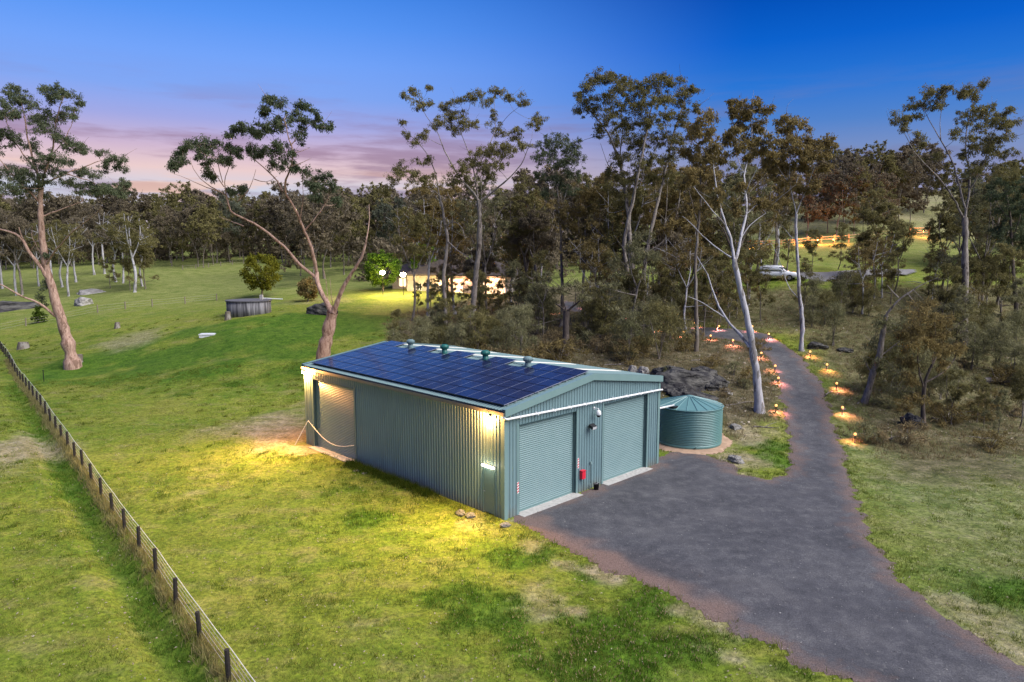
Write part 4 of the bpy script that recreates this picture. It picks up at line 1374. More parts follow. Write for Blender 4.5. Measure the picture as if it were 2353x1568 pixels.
hero('gum_tree', 'white trunked gum with two tall stems beside the water tank', (1745, 48.3), [
    ([(1746, 948), (1738, 895), (1730, 840), (1722, 790), (1717, 755), (1706, 700), (1698, 655), (1690, 620), (1687, 595)], .31, .155),
    ([(1687, 597), (1682, 560), (1669, 520), (1655, 472), (1646, 430), (1639, 381), (1636, 350), (1632, 320)], .125, .03),
    ([(1689, 600), (1697, 560), (1705, 520), (1709, 490), (1709, 455), (1706, 421), (1708, 395), (1718, 362), (1724, 330), (1726, 280), (1722, 255)], .135, .03),
    ([(1722, 798), (1706, 775), (1690, 756), (1664, 730), (1653, 702), (1640, 671), (1628, 642), (1616, 618), (1602, 590)], .155, .04),
    ([(1663, 729), (1645, 716), (1625, 702), (1600, 688), (1575, 680)], .06, .02),
    ([(1680, 592), (1665, 580), (1650, 570), (1628, 550), (1608, 532), (1590, 515), (1568, 497)], .07, .02),
    ([(1709, 498), (1726, 478), (1748, 462), (1765, 455)], .05, .015), ([(1697, 560), (1712, 530), (1735, 505), (1760, 490)], .06, .02),
    ([(1669, 522), (1640, 490), (1615, 465), (1595, 430)], .06, .02), ([(1718, 362), (1745, 330), (1762, 300), (1765, 265)], .05, .015), ([(1708, 395), (1690, 360), (1685, 320)], .04, .015),
    ([(1709, 460), (1722, 420), (1745, 380), (1760, 330)], .05, .015),
], [(1699, 243, 17, 15), (1723, 258, 26, 22), (1763, 254, 16, 14), (1687, 262, 10, 12), (1739, 294, 26, 18), (1711, 290, 18, 16), (1759, 322, 18, 14), (1676, 318, 18, 18), (1699, 334, 18, 14), (1727, 330, 20, 14), (1700, 275, 16, 14),
    (1745, 350, 20, 12), (1690, 300, 14, 14), (1656, 369, 16, 12), (1640, 340, 16, 14), (1625, 360, 14, 12), (1720, 360, 16, 10), (1690, 480, 14, 18), (1750, 470, 14, 16), (1650, 460, 14, 18), (1700, 430, 14, 16)], bk_white, lf_brown, 6, dens=1.25, L=.26, Wd=.085)

hero('gum_tree', 'brown leaved gum just left of the white trunked gum', (1610, 62), [
    ([(1600, 800), (1604, 700), (1600, 600), (1606, 520), (1612, 440), (1610, 380), (1605, 330)], .20, .04), ([(1606, 520), (1585, 450), (1575, 400)], .09, .03), ([(1612, 440), (1632, 390), (1640, 330)], .08, .02)],
    [(1604, 282, 28, 20), (1632, 266, 16, 12), (1624, 310, 24, 20), (1592, 306, 22, 20), (1600, 350, 26, 20), (1640, 350, 18, 14), (1608, 369, 24, 18), (1575, 350, 18, 16), (1585, 395, 22, 16), (1620, 400, 22, 16), (1570, 420, 18, 14), (1600, 440, 24, 16),
     (1640, 410, 18, 14), (1590, 480, 22, 16), (1625, 470, 18, 14)], bk_mid, lf_brown, 7, L=.26, Wd=.09)

hero('gum_tree', 'slender straight gum with a white trunk on the right side of the driveway bend', (1843, 62), [
    ([(1843, 806), (1843, 750), (1842, 698), (1840, 650), (1838, 610), (1834, 560), (1830, 492)], .19, .11),
    ([(1830, 494), (1822, 460), (1812, 420), (1814, 380), (1818, 345)], .07, .02), ([(1831, 490), (1845, 455), (1860, 412), (1870, 385), (1880, 350)], .07, .02),
    ([(1842, 692), (1828, 682), (1814, 666), (1803, 640), (1798, 620), (1785, 585), (1772, 560)], .06, .02), ([(1834, 560), (1812, 540), (1798, 520)], .05, .02), ([(1812, 420), (1795, 400), (1785, 380)], .04, .012), ([(1845, 455), (1868, 440), (1885, 400)], .04, .012)],
    [(1806, 326, 24, 12), (1838, 322, 26, 14), (1874, 330, 24, 14), (1905, 334, 13, 14), (1822, 346, 26, 14), (1854, 353, 24, 14), (1790, 353, 22, 14), (1885, 357, 18, 14), (1782, 385, 22, 16), (1814, 385, 22, 14), (1846, 385, 22, 14), (1881, 385, 18, 12),
     (1767, 369, 18, 14), (1806, 274, 15, 14), (1826, 290, 22, 11), (1798, 298, 15, 12), (1846, 286, 10, 10), (1800, 420, 18, 12), (1840, 430, 20, 12), (1870, 430, 16, 14)], bk_white, lf_brown, 8, dens=1.1, L=.26, Wd=.09)

hero('gum_tree', 'big open gum at the right edge with thin grey limbs fanning to the left', (2214, 66), [
    ([(2214, 760), (2217, 690), (2219, 610), (2219, 550), (2217, 500)], .34, .24),
    ([(2217, 510), (2200, 475), (2178, 440), (2155, 409), (2123, 377), (2098, 345), (2080, 310)], .14, .03),
    ([(2219, 480), (2210, 445), (2201, 415), (2186, 369), (2162, 322), (2140, 285), (2118, 245)], .13, .03),
    ([(2218, 500), (2225, 450), (2227, 400), (2222, 353), (2218, 302), (2232, 245), (2250, 210)], .15, .03),
    ([(2226, 440), (2250, 400), (2270, 350), (2285, 300), (2300, 270)], .10, .03), ([(2201, 415), (2175, 395), (2150, 370)], .05, .015), ([(2222, 353), (2250, 300), (2262, 260)], .06, .02), ([(2162, 322), (2160, 270), (2170, 225)], .05, .015),
    ([(2098, 345), (2090, 310), (2070, 280)], .03, .012)],
    [(2060, 274, 11, 11), (2075, 270, 15, 11), (2095, 243, 19, 12), (2123, 235, 15, 14), (2139, 215, 19, 12), (2167, 215, 18, 14), (2159, 235, 20, 12), (2178, 199, 14, 8), (2103, 266, 14, 10), (2210, 211, 15, 13), (2230, 207, 18, 14), (2258, 195, 13, 11),
     (2242, 223, 14, 10), (2277, 243, 14, 15), (2238, 258, 24, 20), (2218, 278, 15, 15), (2266, 262, 18, 14), (2301, 266, 12, 10), (2325, 282, 12, 10), (2321, 250, 6, 5), (2289, 278, 18, 14), (2313, 294, 15, 10), (2250, 290, 20, 14), (2198, 310, 12, 15),
     (2222, 314, 15, 12), (2266, 322, 24, 16), (2301, 322, 20, 15), (2242, 338, 24, 14), (2277, 342, 24, 14), (2218, 353, 18, 12), (2155, 357, 14, 11), (2313, 350, 18, 12), (2111, 310, 8, 8), (2079, 298, 8, 6), (2123, 326, 6, 5), (2260, 375, 26, 14), (2300, 390, 24, 16), (2240, 390, 20, 14), (2330, 400, 20, 16)],
    bk_grey, lf_olive, 9)

hero('gum_tree', 'dark dense gum half cut off by the right edge of the picture', (2330, 72), [
    ([(2335, 720), (2332, 640), (2325, 560), (2322, 500), (2310, 440)], .24, .08), ([(2325, 560), (2345, 500), (2360, 440)], .10, .03), ([(2323, 510), (2295, 470), (2280, 440)], .08, .02)],
    [(2300, 420, 26, 18), (2335, 410, 26, 18), (2360, 430, 24, 20), (2290, 450, 24, 16), (2325, 450, 28, 18), (2350, 470, 24, 18), (2300, 480, 24, 16), (2330, 490, 26, 18), (2360, 510, 22, 18), (2300, 520, 24, 18), (2335, 540, 26, 18), (2360, 560, 22, 18), (2310, 570, 22, 16), (2290, 540, 16, 14)],
    bk_dark, lf_blue, 10, dens=1.1)

hero('leaning_tree', 'crooked leaning grey tree with bare twisted limbs right of the driveway', (1990, 51), [
    ([(1984, 945), (1992, 915), (2004, 862), (2016, 828), (2026, 795), (2030, 760), (2036, 725)], .27, .15),
    ([(2036, 725), (2046, 708), (2057, 694), (2067, 682), (2082, 672), (2098, 666), (2117, 650), (2135, 645), (2156, 638)], .13, .02),
    ([(2064, 684), (2054, 674), (2046, 668), (2038, 655)], .07, .03), ([(2117, 650), (2100, 640), (2082, 648)], .04, .015),
    ([(2084, 672), (2096, 690), (2108, 700), (2116, 720)], .05, .015), ([(2098, 666), (2112, 676), (2122, 690)], .04, .015), ([(2016, 828), (2040, 805), (2065, 790), (2080, 770)], .09, .03), ([(2005, 862), (1990, 845), (1984, 820)], .06, .02)],
    [(2030, 740, 22, 16), (2065, 750, 22, 18), (2085, 790, 20, 18), (2050, 800, 22, 18), (2025, 840, 18, 18), (2060, 850, 22, 18), (2040, 890, 20, 16), (2085, 830, 16, 16), (2005, 790, 14, 14), (2075, 890, 18, 16), (2020, 920, 14, 12), (2110, 740, 16, 12)],
    bk_grey, lf_scrub, 11, dens=.9, L=.28, Wd=.05, flare=.3)

hero('shrub_tree', 'dark forked shrub tree with brown green foliage near the right edge of the clearing', (2118, 47), [
    ([(2120, 990), (2120, 950), (2122, 890), (2128, 862), (2142, 845), (2152, 815)], .17, .06), ([(2124, 880), (2150, 868), (2176, 853), (2195, 828), (2205, 800)], .10, .03), ([(2122, 890), (2110, 850), (2105, 800), (2112, 750)], .09, .03), ([(2142, 845), (2150, 790), (2148, 740)], .05, .02)],
    [(2120, 720, 28, 18), (2150, 735, 26, 18), (2095, 750, 22, 18), (2130, 760, 28, 18), (2165, 770, 22, 18), (2105, 790, 22, 18), (2145, 795, 24, 16), (2180, 800, 18, 16), (2095, 830, 18, 16), (2075, 770, 16, 14), (2170, 830, 16, 12), (2090, 870, 16, 16), (2100, 910, 14, 14), (2200, 800, 16, 14), (2135, 700, 20, 12)],
    bk_dark, lf_brown, 12, dens=1.0, L=.28, Wd=.06)

hero('stump_tree', 'dark hollow forked trunk standing behind the shed roof', (1298, 60), [
    ([(1296, 840), (1299, 800), (1301, 765), (1303, 735), (1302, 715)], .34, .26), ([(1302, 718), (1297, 706), (1288, 700), (1276, 698)], .14, .05), ([(1303, 718), (1314, 706), (1322, 697), (1332, 692)], .16, .07), ([(1300, 712), (1296, 690), (1288, 672)], .08, .03), ([(1322, 697), (1326, 680), (1322, 660)], .05, .02)],
    [(1290, 665, 12, 9), (1325, 655, 14, 10), (1340, 680, 10, 8)], bk_dark, lf_scrub, 13, flare=.4)

# round cultivated trees by the house
def round_tree(name, label, px, Y, h, w, leaf, seed, n=90):
    T = Tree(seed)
    r = T.r
    T.limb([(0, 0, -.2), (.1, 0, h * .2), (0, .1, h * .45)], .16, .1, 6)
    for i in range(5):
        a = i * TAU / 5
        T.limb([(0, 0, h * .22), (math.cos(a) * w * .2, math.sin(a) * w * .2, h * .45), (math.cos(a) * w * .35, math.sin(a) * w * .35, h * .7)], .08, .02, 5)
    for i in range(n):
        d = r.normal(size=3)
        d = d / np.linalg.norm(d) * r.uniform(.55, 1) ** .5
        p = np.array([d[0] * w * .5, d[1] * w * .5, h * .56 + d[2] * h * .44])
        T.leaves(p, r.uniform(.4, .75), 55, .34, .2, .2)
    tm, lm = T.meshes(name)
    return plant(name, label, 'tree', on(px, Y), tm, lm, bk_mid, leaf)
P_ = gnd(606, 680)
round_tree('round_tree', 'dense round yellow green tree behind the old concrete tank', 602, P_.y, 98 / F * P_.y, 88 / F * P_.y, lf_yellow, 30, 110)
P_ = gnd(880, 640)
round_tree('round_tree', 'bright green leafy tree above the two lit garden lamps', 880, 112, 6.4, 5.4, lf_bright, 31, 90)
round_tree('round_tree', 'small green tree beside the roof of the house', 975, 114, 7.6, 4.2, lf_bright, 32, 50)
round_tree('round_tree', 'low dark bush at the foot of the pink gum by the boulder', 708, gnd(715, 692).y, 3.2, 2.6, lf_brown, 33, 45)

# ------------------------------------------------------------------ repeated trees
def variants(maker, n, nm):
    out_ = []
    for i in range(n):
        out_.append(maker(i).meshes(nm))
    return out_
ORD = ['first', 'second', 'third', 'fourth', 'fifth', 'sixth', 'seventh', 'eighth', 'ninth', 'tenth', 'eleventh', 'twelfth', 'thirteenth', 'fourteenth', 'fifteenth', 'sixteenth', 'seventeenth', 'eighteenth', 'nineteenth', 'twentieth']
def ordinal(i):
    if i < 20:
        return ORD[i]
    tens = {2: 'twenty', 3: 'thirty', 4: 'forty', 5: 'fifty', 6: 'sixty', 7: 'seventy', 8: 'eighty', 9: 'ninety'}
    n_ = i + 1
    if n_ % 10 == 0:
        return tens[n_ // 10][:-1] + 'ieth'
    return tens[n_ // 10] + ' ' + ORD[n_ % 10 - 1]

def grow(spots, protos, name, text, cat, group, bark, leaf, sc=None):
    """spots: (px, distance, height, base height of prototype list); one tree per spot, labelled by its order from the left"""
    spots = sorted([q for q in spots if not any(a < q[0] < b and q[1] < d and q[2] > hm for a, b, d, hm in OPEN)], key=lambda q: q[0])
    roots = {}
    objs = []
    for i, (px, Y, h) in enumerate(spots):
        v = rng.integers(len(protos))
        tm, lm, ph_ = protos[v]
        B = on(px, Y)
        lb = text % ordinal(i) if '%s' in text else text
        if v not in roots:
            o = plant(name, lb, cat, B, tm, lm, bark if not isinstance(bark, list) else bark[v % len(bark)], leaf if not isinstance(leaf, list) else leaf[v % len(leaf)], group)
            roots[v] = o
        else:
            o = dup(roots[v], B, 0, 1, lb, group)
        s_ = h / ph_
        w_ = rng.uniform(.9, 1.15)
        o.scale = (s_ * w_, s_ * w_, s_)
        o.rotation_euler = (0, 0, rng.uniform(0, TAU))
        objs.append(o)
    return objs

def protos(maker, hs, nm):
    out_ = []
    for i, h in enumerate(hs):
        tm, lm = maker(i, h).meshes(nm)
        out_.append((tm, lm, h))
    return out_

far_p = protos(lambda i, h: gum(100 + i, h, clumps=46, per=34, dens=1.0, L=.48, Wd=.20, leaders=3 + i % 2, first=.24 + .05 * (i % 3), crown_w=.27, spread=.4, csize=1.15, low=i % 2 == 0, r0=.13), [17, 18, 16, 19, 15, 17, 18, 16], 'far_gum')
mid_p = protos(lambda i, h: gum(200 + i, h, clumps=34, per=52, dens=1.0, L=.32, Wd=.09, leaders=3, first=.40 + .05 * (i % 3), crown_w=.24, spread=.32, csize=.95), [13, 14, 12, 15, 13, 14], 'mid_gum')
slim_p = protos(lambda i, h: gum(300 + i, h, clumps=26, per=46, dens=1.0, L=.30, Wd=.06, leaders=2, first=.36, crown_w=.17, spread=.22, low=True, csize=1.0, r0=.10), [9, 10, 8, 11, 9], 'sapling')
feath_p = protos(lambda i, h: shrub(400 + i, h, 2.0 + .3 * (i % 3), 46, 3, L=.36, Wd=.036, droop=.6, per=90, rad=.5), [4.6, 5.2, 4.0, 5.6], 'wattle')
open_p = protos(lambda i, h: gum(350 + i, h, clumps=18, per=50, dens=.8, L=.28, Wd=.06, leaders=3, first=.45, crown_w=.2, spread=.34, low=True, csize=1.05, r0=.095), [9, 10, 8, 11, 9, 10], 'open_gum')
low_p = protos(lambda i, h: shrub(450 + i, h, 2.2, 24, 5, L=.34, Wd=.06, droop=.1, per=50, bare=.02, rad=.36), [1.6, 1.9, 1.4], 'bush')

low_far = protos(lambda i, h: shrub(470 + i, h, h * 1.3, 34, 4, L=.7, Wd=.34, droop=.2, per=26, bare=.05, rad=.8), [6, 7, 5], 'far_bush')
OPEN = [(1755, 1838, 92, 1.3), (1840, 1960, 118, 6.5), (2060, 2140, 132, 7), (1046, 1074, 106, 4.2), (1126, 1162, 106, 4.2), (1262, 1340, 92, 3.5)]
def jit(lo, hi, n, Y0, Y1, h0, h1):
    xs = np.linspace(lo, hi, n) + rng.uniform(-.45, .45, n) * (hi - lo) / max(n - 1, 1)
    return [(float(a), float(rng.uniform(Y0, Y1)), float(rng.uniform(h0, h1))) for a in xs]

# far treelines
grow(jit(-40, 900, 46, 185, 225, 17, 22), far_p, 'gum_tree', '%s gum from the left in the distant treeline closing the paddock', 'tree', 'gums of the distant left treeline', [bk_grey, bk_mid], [lf_far, lf_olive, lf_far, lf_far2, lf_far])
grow(jit(-60, 330, 17, 124, 165, 12, 16), mid_p, 'gum_tree', '%s gum from the left among the pale trunks in the left paddock', 'tree', 'gums scattered in the left paddock', [bk_white, bk_white, bk_grey], [lf_far, lf_olive])
grow([(455, 176, 16), (468, 172, 15), (490, 182, 17), (395, 178, 15), (700, 180, 18), (760, 172, 19), (800, 178, 19), (560, 205, 18), (650, 190, 17), (745, 140, 20), (690, 150, 18), (720, 125, 17), (790, 150, 18)], far_p, 'gum_tree', '%s gum from the left in the open wood behind the forked pink gum', 'tree', 'gums behind the forked pink gum', [bk_white, bk_grey], lf_far)
grow(jit(860, 1380, 26, 135, 190, 15, 21), far_p, 'gum_tree', '%s gum from the left in the dark wood behind the house', 'tree', 'gums behind the house', [bk_grey, bk_mid], [lf_far, lf_olive])
grow(jit(1380, 1960, 15, 128, 170, 12, 17), far_p, 'gum_tree', '%s gum from the left on the slope behind the tallest dense gum', 'tree', 'gums on the slope in the centre', [bk_mid, bk_grey], [lf_far, lf_olive, lf_brown])
grow(jit(1890, 2090, 12, 134, 160, 12, 17), far_p, 'gum_tree', '%s gum from the left in the clump above the orange lit fence', 'tree', 'gums above the orange lit fence', bk_mid, [lf_olive, lf_blue])
grow([(2085, 172, 15), (2105, 176, 17), (2122, 170, 16), (2150, 175, 9), (2175, 165, 12), (2060, 168, 14), (2040, 160, 13)], far_p, 'gum_tree', '%s gum from the left silhouetted on the right hilltop', 'tree', 'gums on the right hilltop', bk_mid, lf_far)
grow(jit(2230, 2420, 9, 85, 130, 12, 17), far_p, 'gum_tree', '%s gum from the left in the dark stand at the right edge', 'tree', 'gums of the right edge stand', [bk_dark, bk_mid], [lf_blue, lf_olive])
grow(jit(-60, 1000, 44, 232, 275, 15, 20), far_p, 'gum_tree', '%s gum from the left in the back row of the distant wood', 'tree', 'gums of the back row of the distant wood', [bk_grey, bk_mid], [lf_far, lf_far2, lf_far])
grow(jit(-60, 1000, 50, 200, 240, 5, 9), low_far, 'wood_bush', '%s bush from the left under the distant treeline', 'bush', 'bushes under the distant treeline', bk_mid, lf_far)
grow(jit(840, 1400, 24, 120, 200, 4, 8) + jit(1420, 1960, 9, 130, 200, 3, 5), low_far, 'wood_bush', '%s bush from the left under the gums behind the house and slope', 'bush', 'bushes under the gums behind the house', bk_mid, [lf_far, lf_brown])
tall_p = protos(lambda i, h: gum(380 + i, h, clumps=40, per=60, dens=1.0, L=.30, Wd=.085, leaders=3 + i % 2, first=.36 + .04 * (i % 3), crown_w=.19, spread=.30, csize=.9, r0=.2), [17, 18, 16, 19, 17, 18], 'tall_gum')
grow([(948, 86, 15), (985, 90, 17), (1045, 92, 17), (1120, 86, 18), (1160, 84, 16), (1205, 88, 17), (1238, 92, 15), (1345, 78, 16), (1385, 82, 18), (1425, 78, 17), (1505, 76, 18), (1535, 82, 17), (1575, 78, 17), (1650, 84, 16), (1690, 78, 17), (1735, 92, 15), (1775, 96, 16), (1880, 94, 14),
      (1935, 98, 12), (2010, 92, 12), (2160, 84, 12), (2195, 88, 14), (2255, 78, 15), (2290, 84, 16)], tall_p, 'gum_tree', '%s from the left of the tall slender gums in the belt behind the shed', 'tree', 'tall slender gums in the belt behind the shed', [bk_grey, bk_white, bk_mid], [lf_olive, lf_brown, lf_olive, lf_scrub])
# woodland around the house and drive
grow([(255, 132, 7.5), (300, 128, 8.5), (335, 130, 9), (325, 136, 8)], slim_p, 'small_gum', '%s bushy gum from the left of the little group alone in the left paddock', 'tree', 'little gums alone in the left paddock', bk_mid, lf_olive)
grow([(955, 116, 12), (1000, 124, 12), (1060, 122, 13), (1130, 120, 13), (1092, 95, 10), (1108, 88, 9), (1030, 92, 8), (1175, 96, 11), (1200, 92, 13), (1235, 86, 14), (1330, 84, 14), (1360, 80, 13), (1390, 86, 15), (1410, 78, 12), (1530, 80, 13), (1560, 84, 14), (1545, 74, 11)], mid_p, 'gum_tree', '%s gum from the left in the woodland hiding the house', 'tree', 'gums in front of the house', [bk_mid, bk_grey], [lf_olive, lf_brown, lf_scrub])
grow(jit(1560, 1830, 8, 74, 100, 9, 13), mid_p, 'gum_tree', '%s gum from the left behind the white trunked gum', 'tree', 'gums behind the white trunked gum', [bk_mid, bk_grey], [lf_brown, lf_olive])
grow(jit(1870, 2080, 11, 76, 100, 6, 10), slim_p, 'small_gum', '%s small gum from the left on the slope below the orange lit fence', 'tree', 'small gums below the orange lit fence', [bk_mid, bk_dark], [lf_brown, lf_olive])
grow(jit(1850, 2250, 16, 66, 88, 5, 9), open_p, 'small_gum', '%s thin open gum from the left on the right slope', 'tree', 'thin open gums on the right slope', [bk_white, bk_grey, bk_mid], [lf_brown, lf_scrub, lf_olive])
grow(jit(1180, 1800, 30, 64, 98, 6, 12), open_p, 'small_gum', '%s thin open gum from the left between shed and car', 'tree', 'thin open gums in the middle wood', [bk_white, bk_grey, bk_mid], [lf_olive, lf_scrub, lf_brown])
grow(jit(2090, 2360, 12, 60, 84, 6, 10), slim_p, 'small_gum', '%s small gum from the left in the thicket at the right edge', 'tree', 'small gums in the right thicket', [bk_dark, bk_mid], [lf_scrub, lf_blue])
grow([(1012, 86, 6), (1085, 84, 6.5), (1105, 78, 7), (1170, 82, 7), (1190, 78, 7.5), (1060, 80, 4.1), (1140, 84, 4.1), (1152, 78, 4), (960, 92, 4), (990, 90, 5), (1035, 84, 6), (1118, 90, 7), (1100, 96, 8)] + jit(930, 1180, 8, 58, 64, 3.6, 5.4) + jit(1190, 1560, 13, 60, 84, 5.5, 9.5), slim_p, 'sapling', '%s slender sapling from the left in the thicket behind the shed', 'tree', 'saplings behind the shed', [bk_grey, bk_mid], [lf_scrub, lf_olive])
grow(jit(1560, 1780, 9, 66, 80, 6, 9), slim_p, 'sapling', '%s slender sapling from the left beside the driveway bend', 'tree', 'saplings beside the driveway bend', [bk_mid, bk_dark], [lf_olive, lf_brown])
grow(jit(910, 1180, 16, 57.5, 66, 2.6, 4.2) + jit(1190, 1560, 20, 58, 74, 3.0, 5.2), feath_p, 'wattle_bush', '%s feathery bush from the left in the scrub behind the shed', 'bush', 'feathery bushes behind the shed', bk_mid, [lf_scrub, lf_scrub, lf_olive])
grow(jit(1780, 1990, 12, 62, 80, 3, 4.6), feath_p, 'wattle_bush', '%s feathery bush from the left beyond the driveway lights', 'bush', 'feathery bushes beyond the driveway', bk_mid, [lf_brown, lf_olive])
grow(jit(2010, 2380, 20, 48, 66, 2.2, 4.4), feath_p, 'wattle_bush', '%s feathery bush from the left in the scrub at the right edge', 'bush', 'feathery bushes at the right edge', bk_mid, [lf_scrub, lf_brown, lf_blue])
grow(jit(2190, 2350, 5, 44, 48, 3, 4.5), slim_p, 'sapling', '%s thin sapling from the left at the edge of the right clearing', 'tree', 'thin saplings by the right clearing', bk_dark, [lf_scrub, lf_blue])
grow(jit(920, 1500, 34, 56.5, 66, .9, 1.7), low_p, 'low_bush', '%s low dry bush from the left along the rear wall of the shed', 'bush', 'low bushes behind the shed', bk_mid, [lf_straw, lf_scrub, lf_brown])
grow(jit(1540, 1740, 12, 50, 66, .6, 1.3), low_p, 'low_bush', '%s low bush from the left between the tank and the driveway', 'bush', 'low bushes by the tank', bk_mid, [lf_brown, lf_scrub, lf_straw])
grow(jit(1980, 2360, 22, 42, 60, .6, 1.4), low_p, 'low_bush', '%s low bush from the left under the trees of the right clearing', 'bush', 'low bushes on the right', bk_mid, [lf_straw, lf_brown, lf_scrub])

# ------------------------------------------------------------------ grass
def blades(name, P, h, w, tint, mat, lean=.5, label=None, n=1):
    m = len(P)
    a = rng.uniform(0, TAU, m)
    ln = rng.normal(0, lean, (m, 2)) * h[:, None]
    sd = np.stack([np.cos(a), np.sin(a), np.zeros(m)], 1) * (w * .5)[:, None]
    tip = P + np.c_[ln, h]
    base = P - np.array([0, 0, .03])
    V = np.stack([base - sd, base + sd, tip], 1).reshape(-1, 3)
    me = mesh_np(name, V, np.arange(3 * m).reshape(-1, 3), False, dict(tint=np.repeat(tint, 3)))
    return link(name, me, kind='stuff', mat=mat)

def ground_pts(n, Y0, Y1, pw=1.0, x0=-200, x1=2550):
    """random ground points in the wedge of land the photograph looks over"""
    Y = Y0 + (Y1 - Y0) * rng.random(n) ** pw
    px = rng.uniform(x0, x1, n)
    X = (px - CX) / F * (Y * .99 + 1.4)
    return X, Y

def ground_z(X, Y):
    # read the height off the ground mesh grid itself
    i = np.clip(np.searchsorted(gx, X) - 1, 0, nx - 2)
    j = np.clip(np.searchsorted(gy, Y) - 1, 0, ny - 2)
    u, v = (X - gx[i]) / (gx[i + 1] - gx[i]), (Y - gy[j]) / (gy[j + 1] - gy[j])
    Zg = zg.reshape(ny, nx)
    return (Zg[j, i] * (1 - u) + Zg[j, i + 1] * u) * (1 - v) + (Zg[j + 1, i] * (1 - u) + Zg[j + 1, i + 1] * u) * v

def free(X, Y, margin=.05):
    a, b_ = shed_local(X, Y)
    inshed = (a > -.12) & (a < SW + .1) & (b_ > -.5) & (b_ < SL_ + .1)
    return (poly_sd(X, Y, DRIVE) < -margin - (vnoise(X, Y, .9, 20) - .5) * .5) & ~inshed & (np.hypot(X - tx, Y - ty) > TR + .7)

# short lawn in tufts
X, Y = ground_pts(44000, 15.5, 66, 1.1)
ok = free(X, Y)
X, Y = X[ok], Y[ok]
dry, lush, lit, right, far = zones(X, Y)
nn = vnoise(X, Y, 1.6, 40) * .6 + vnoise(X, Y, .5, 41) * .4
ok = (rng.random(len(X)) < (1 - .93 * dry) * (1 - .8 * lit)) & (nn > .33)
X, Y, lush, nn, right = X[ok], Y[ok], lush[ok], nn[ok], right[ok]
k = 9
Xb = np.repeat(X, k) + rng.normal(0, .10, len(X) * k)
Yb = np.repeat(Y, k) + rng.normal(0, .10, len(X) * k)
dist = np.repeat(Y, k)
hh = np.repeat(.04 + .09 * (nn - .3) + .05 * lush, k) * rng.uniform(.6, 1.5, len(Xb))
tint = np.clip(np.repeat(.35 + .9 * (vnoise(X, Y, 4, 42) - .4) + .25 * right - .3 * lush, k) + rng.normal(0, .28, len(Xb)), 0, 1)  # lush also darkens blades in the painted shade by the fence
P = np.c_[Xb, Yb, ground_z(Xb, Yb)]
fr = free(Xb, Yb, 0)
blades('lawn_grass', P[fr], hh[fr], (.012 + .0004 * dist)[fr], tint[fr], lf_grass, .6)
# thicker weedy tufts where growth is thick, and along the painted shade by the fence
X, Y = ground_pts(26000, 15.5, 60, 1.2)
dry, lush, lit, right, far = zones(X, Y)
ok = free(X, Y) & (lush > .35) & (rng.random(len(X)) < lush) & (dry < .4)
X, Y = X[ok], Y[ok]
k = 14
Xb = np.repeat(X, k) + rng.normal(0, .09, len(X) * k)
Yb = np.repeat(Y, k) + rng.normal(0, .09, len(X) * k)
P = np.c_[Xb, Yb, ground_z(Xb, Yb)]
blades('weed_and_shade_patch', P, rng.uniform(.05, .17, len(P)), .018 + .0004 * Yb, np.clip(rng.normal(.45, .25, len(P)), 0, 1), lf_lush_and_shade, .45)
# pale seed heads on the weeds nearest the camera
c0 = gnd(1430, 1470)
sel = np.hypot(X - c0.x, Y - c0.y) < 3.6
Xs = np.repeat(X[sel], 2) + rng.normal(0, .08, 2 * sel.sum())
Ys = np.repeat(Y[sel], 2) + rng.normal(0, .08, 2 * sel.sum())
P = np.c_[Xs, Ys, ground_z(Xs, Ys) + .15]
blades('seed_heads', P, np.full(len(P), .05), np.full(len(P), .035), rng.uniform(.5, 1, len(P)), lf_straw, .4)
# dry grass among the trees, along the fence and on the bank
X, Y = ground_pts(24000, 40, 95, 1.0, 850, 2500)
dry, lush, lit, right, far = zones(X, Y)
ok = free(X, Y) & (lit > .3) & (rng.random(len(X)) < .75)
X, Y = X[ok], Y[ok]
k = 7
Xb = np.repeat(X, k) + rng.normal(0, .12, len(X) * k)
Yb = np.repeat(Y, k) + rng.normal(0, .12, len(X) * k)
P = np.c_[Xb, Yb, ground_z(Xb, Yb)]
blades('dry_grass', P, np.repeat(rng.uniform(.08, .38, len(X)), k) * rng.uniform(.6, 1.2, len(P)), np.full(len(P), .035), np.clip(np.repeat(rng.uniform(0, .7, len(X)), k) + rng.normal(0, .12, len(P)), 0, 1), lf_straw, .45)
t_ = rng.uniform(0, 75, 1500)
X, Y = FA.x + fd[0] * t_ + rng.normal(0, .14, 1500) + fnrm[0] * .05, FA.y + fd[1] * t_ + rng.normal(0, .14, 1500) + fnrm[1] * .05
k = 12
Xb = np.repeat(X, k) + rng.normal(0, .08, len(X) * k)
Yb = np.repeat(Y, k) + rng.normal(0, .08, len(X) * k)
P = np.c_[Xb, Yb, ground_z(Xb, Yb)]
blades('fence_line_grass', P, rng.uniform(.10, .36, len(P)), .02 + .0004 * Yb, np.clip(rng.normal(.5, .28, len(P)), 0, 1), lf_hay, .3)
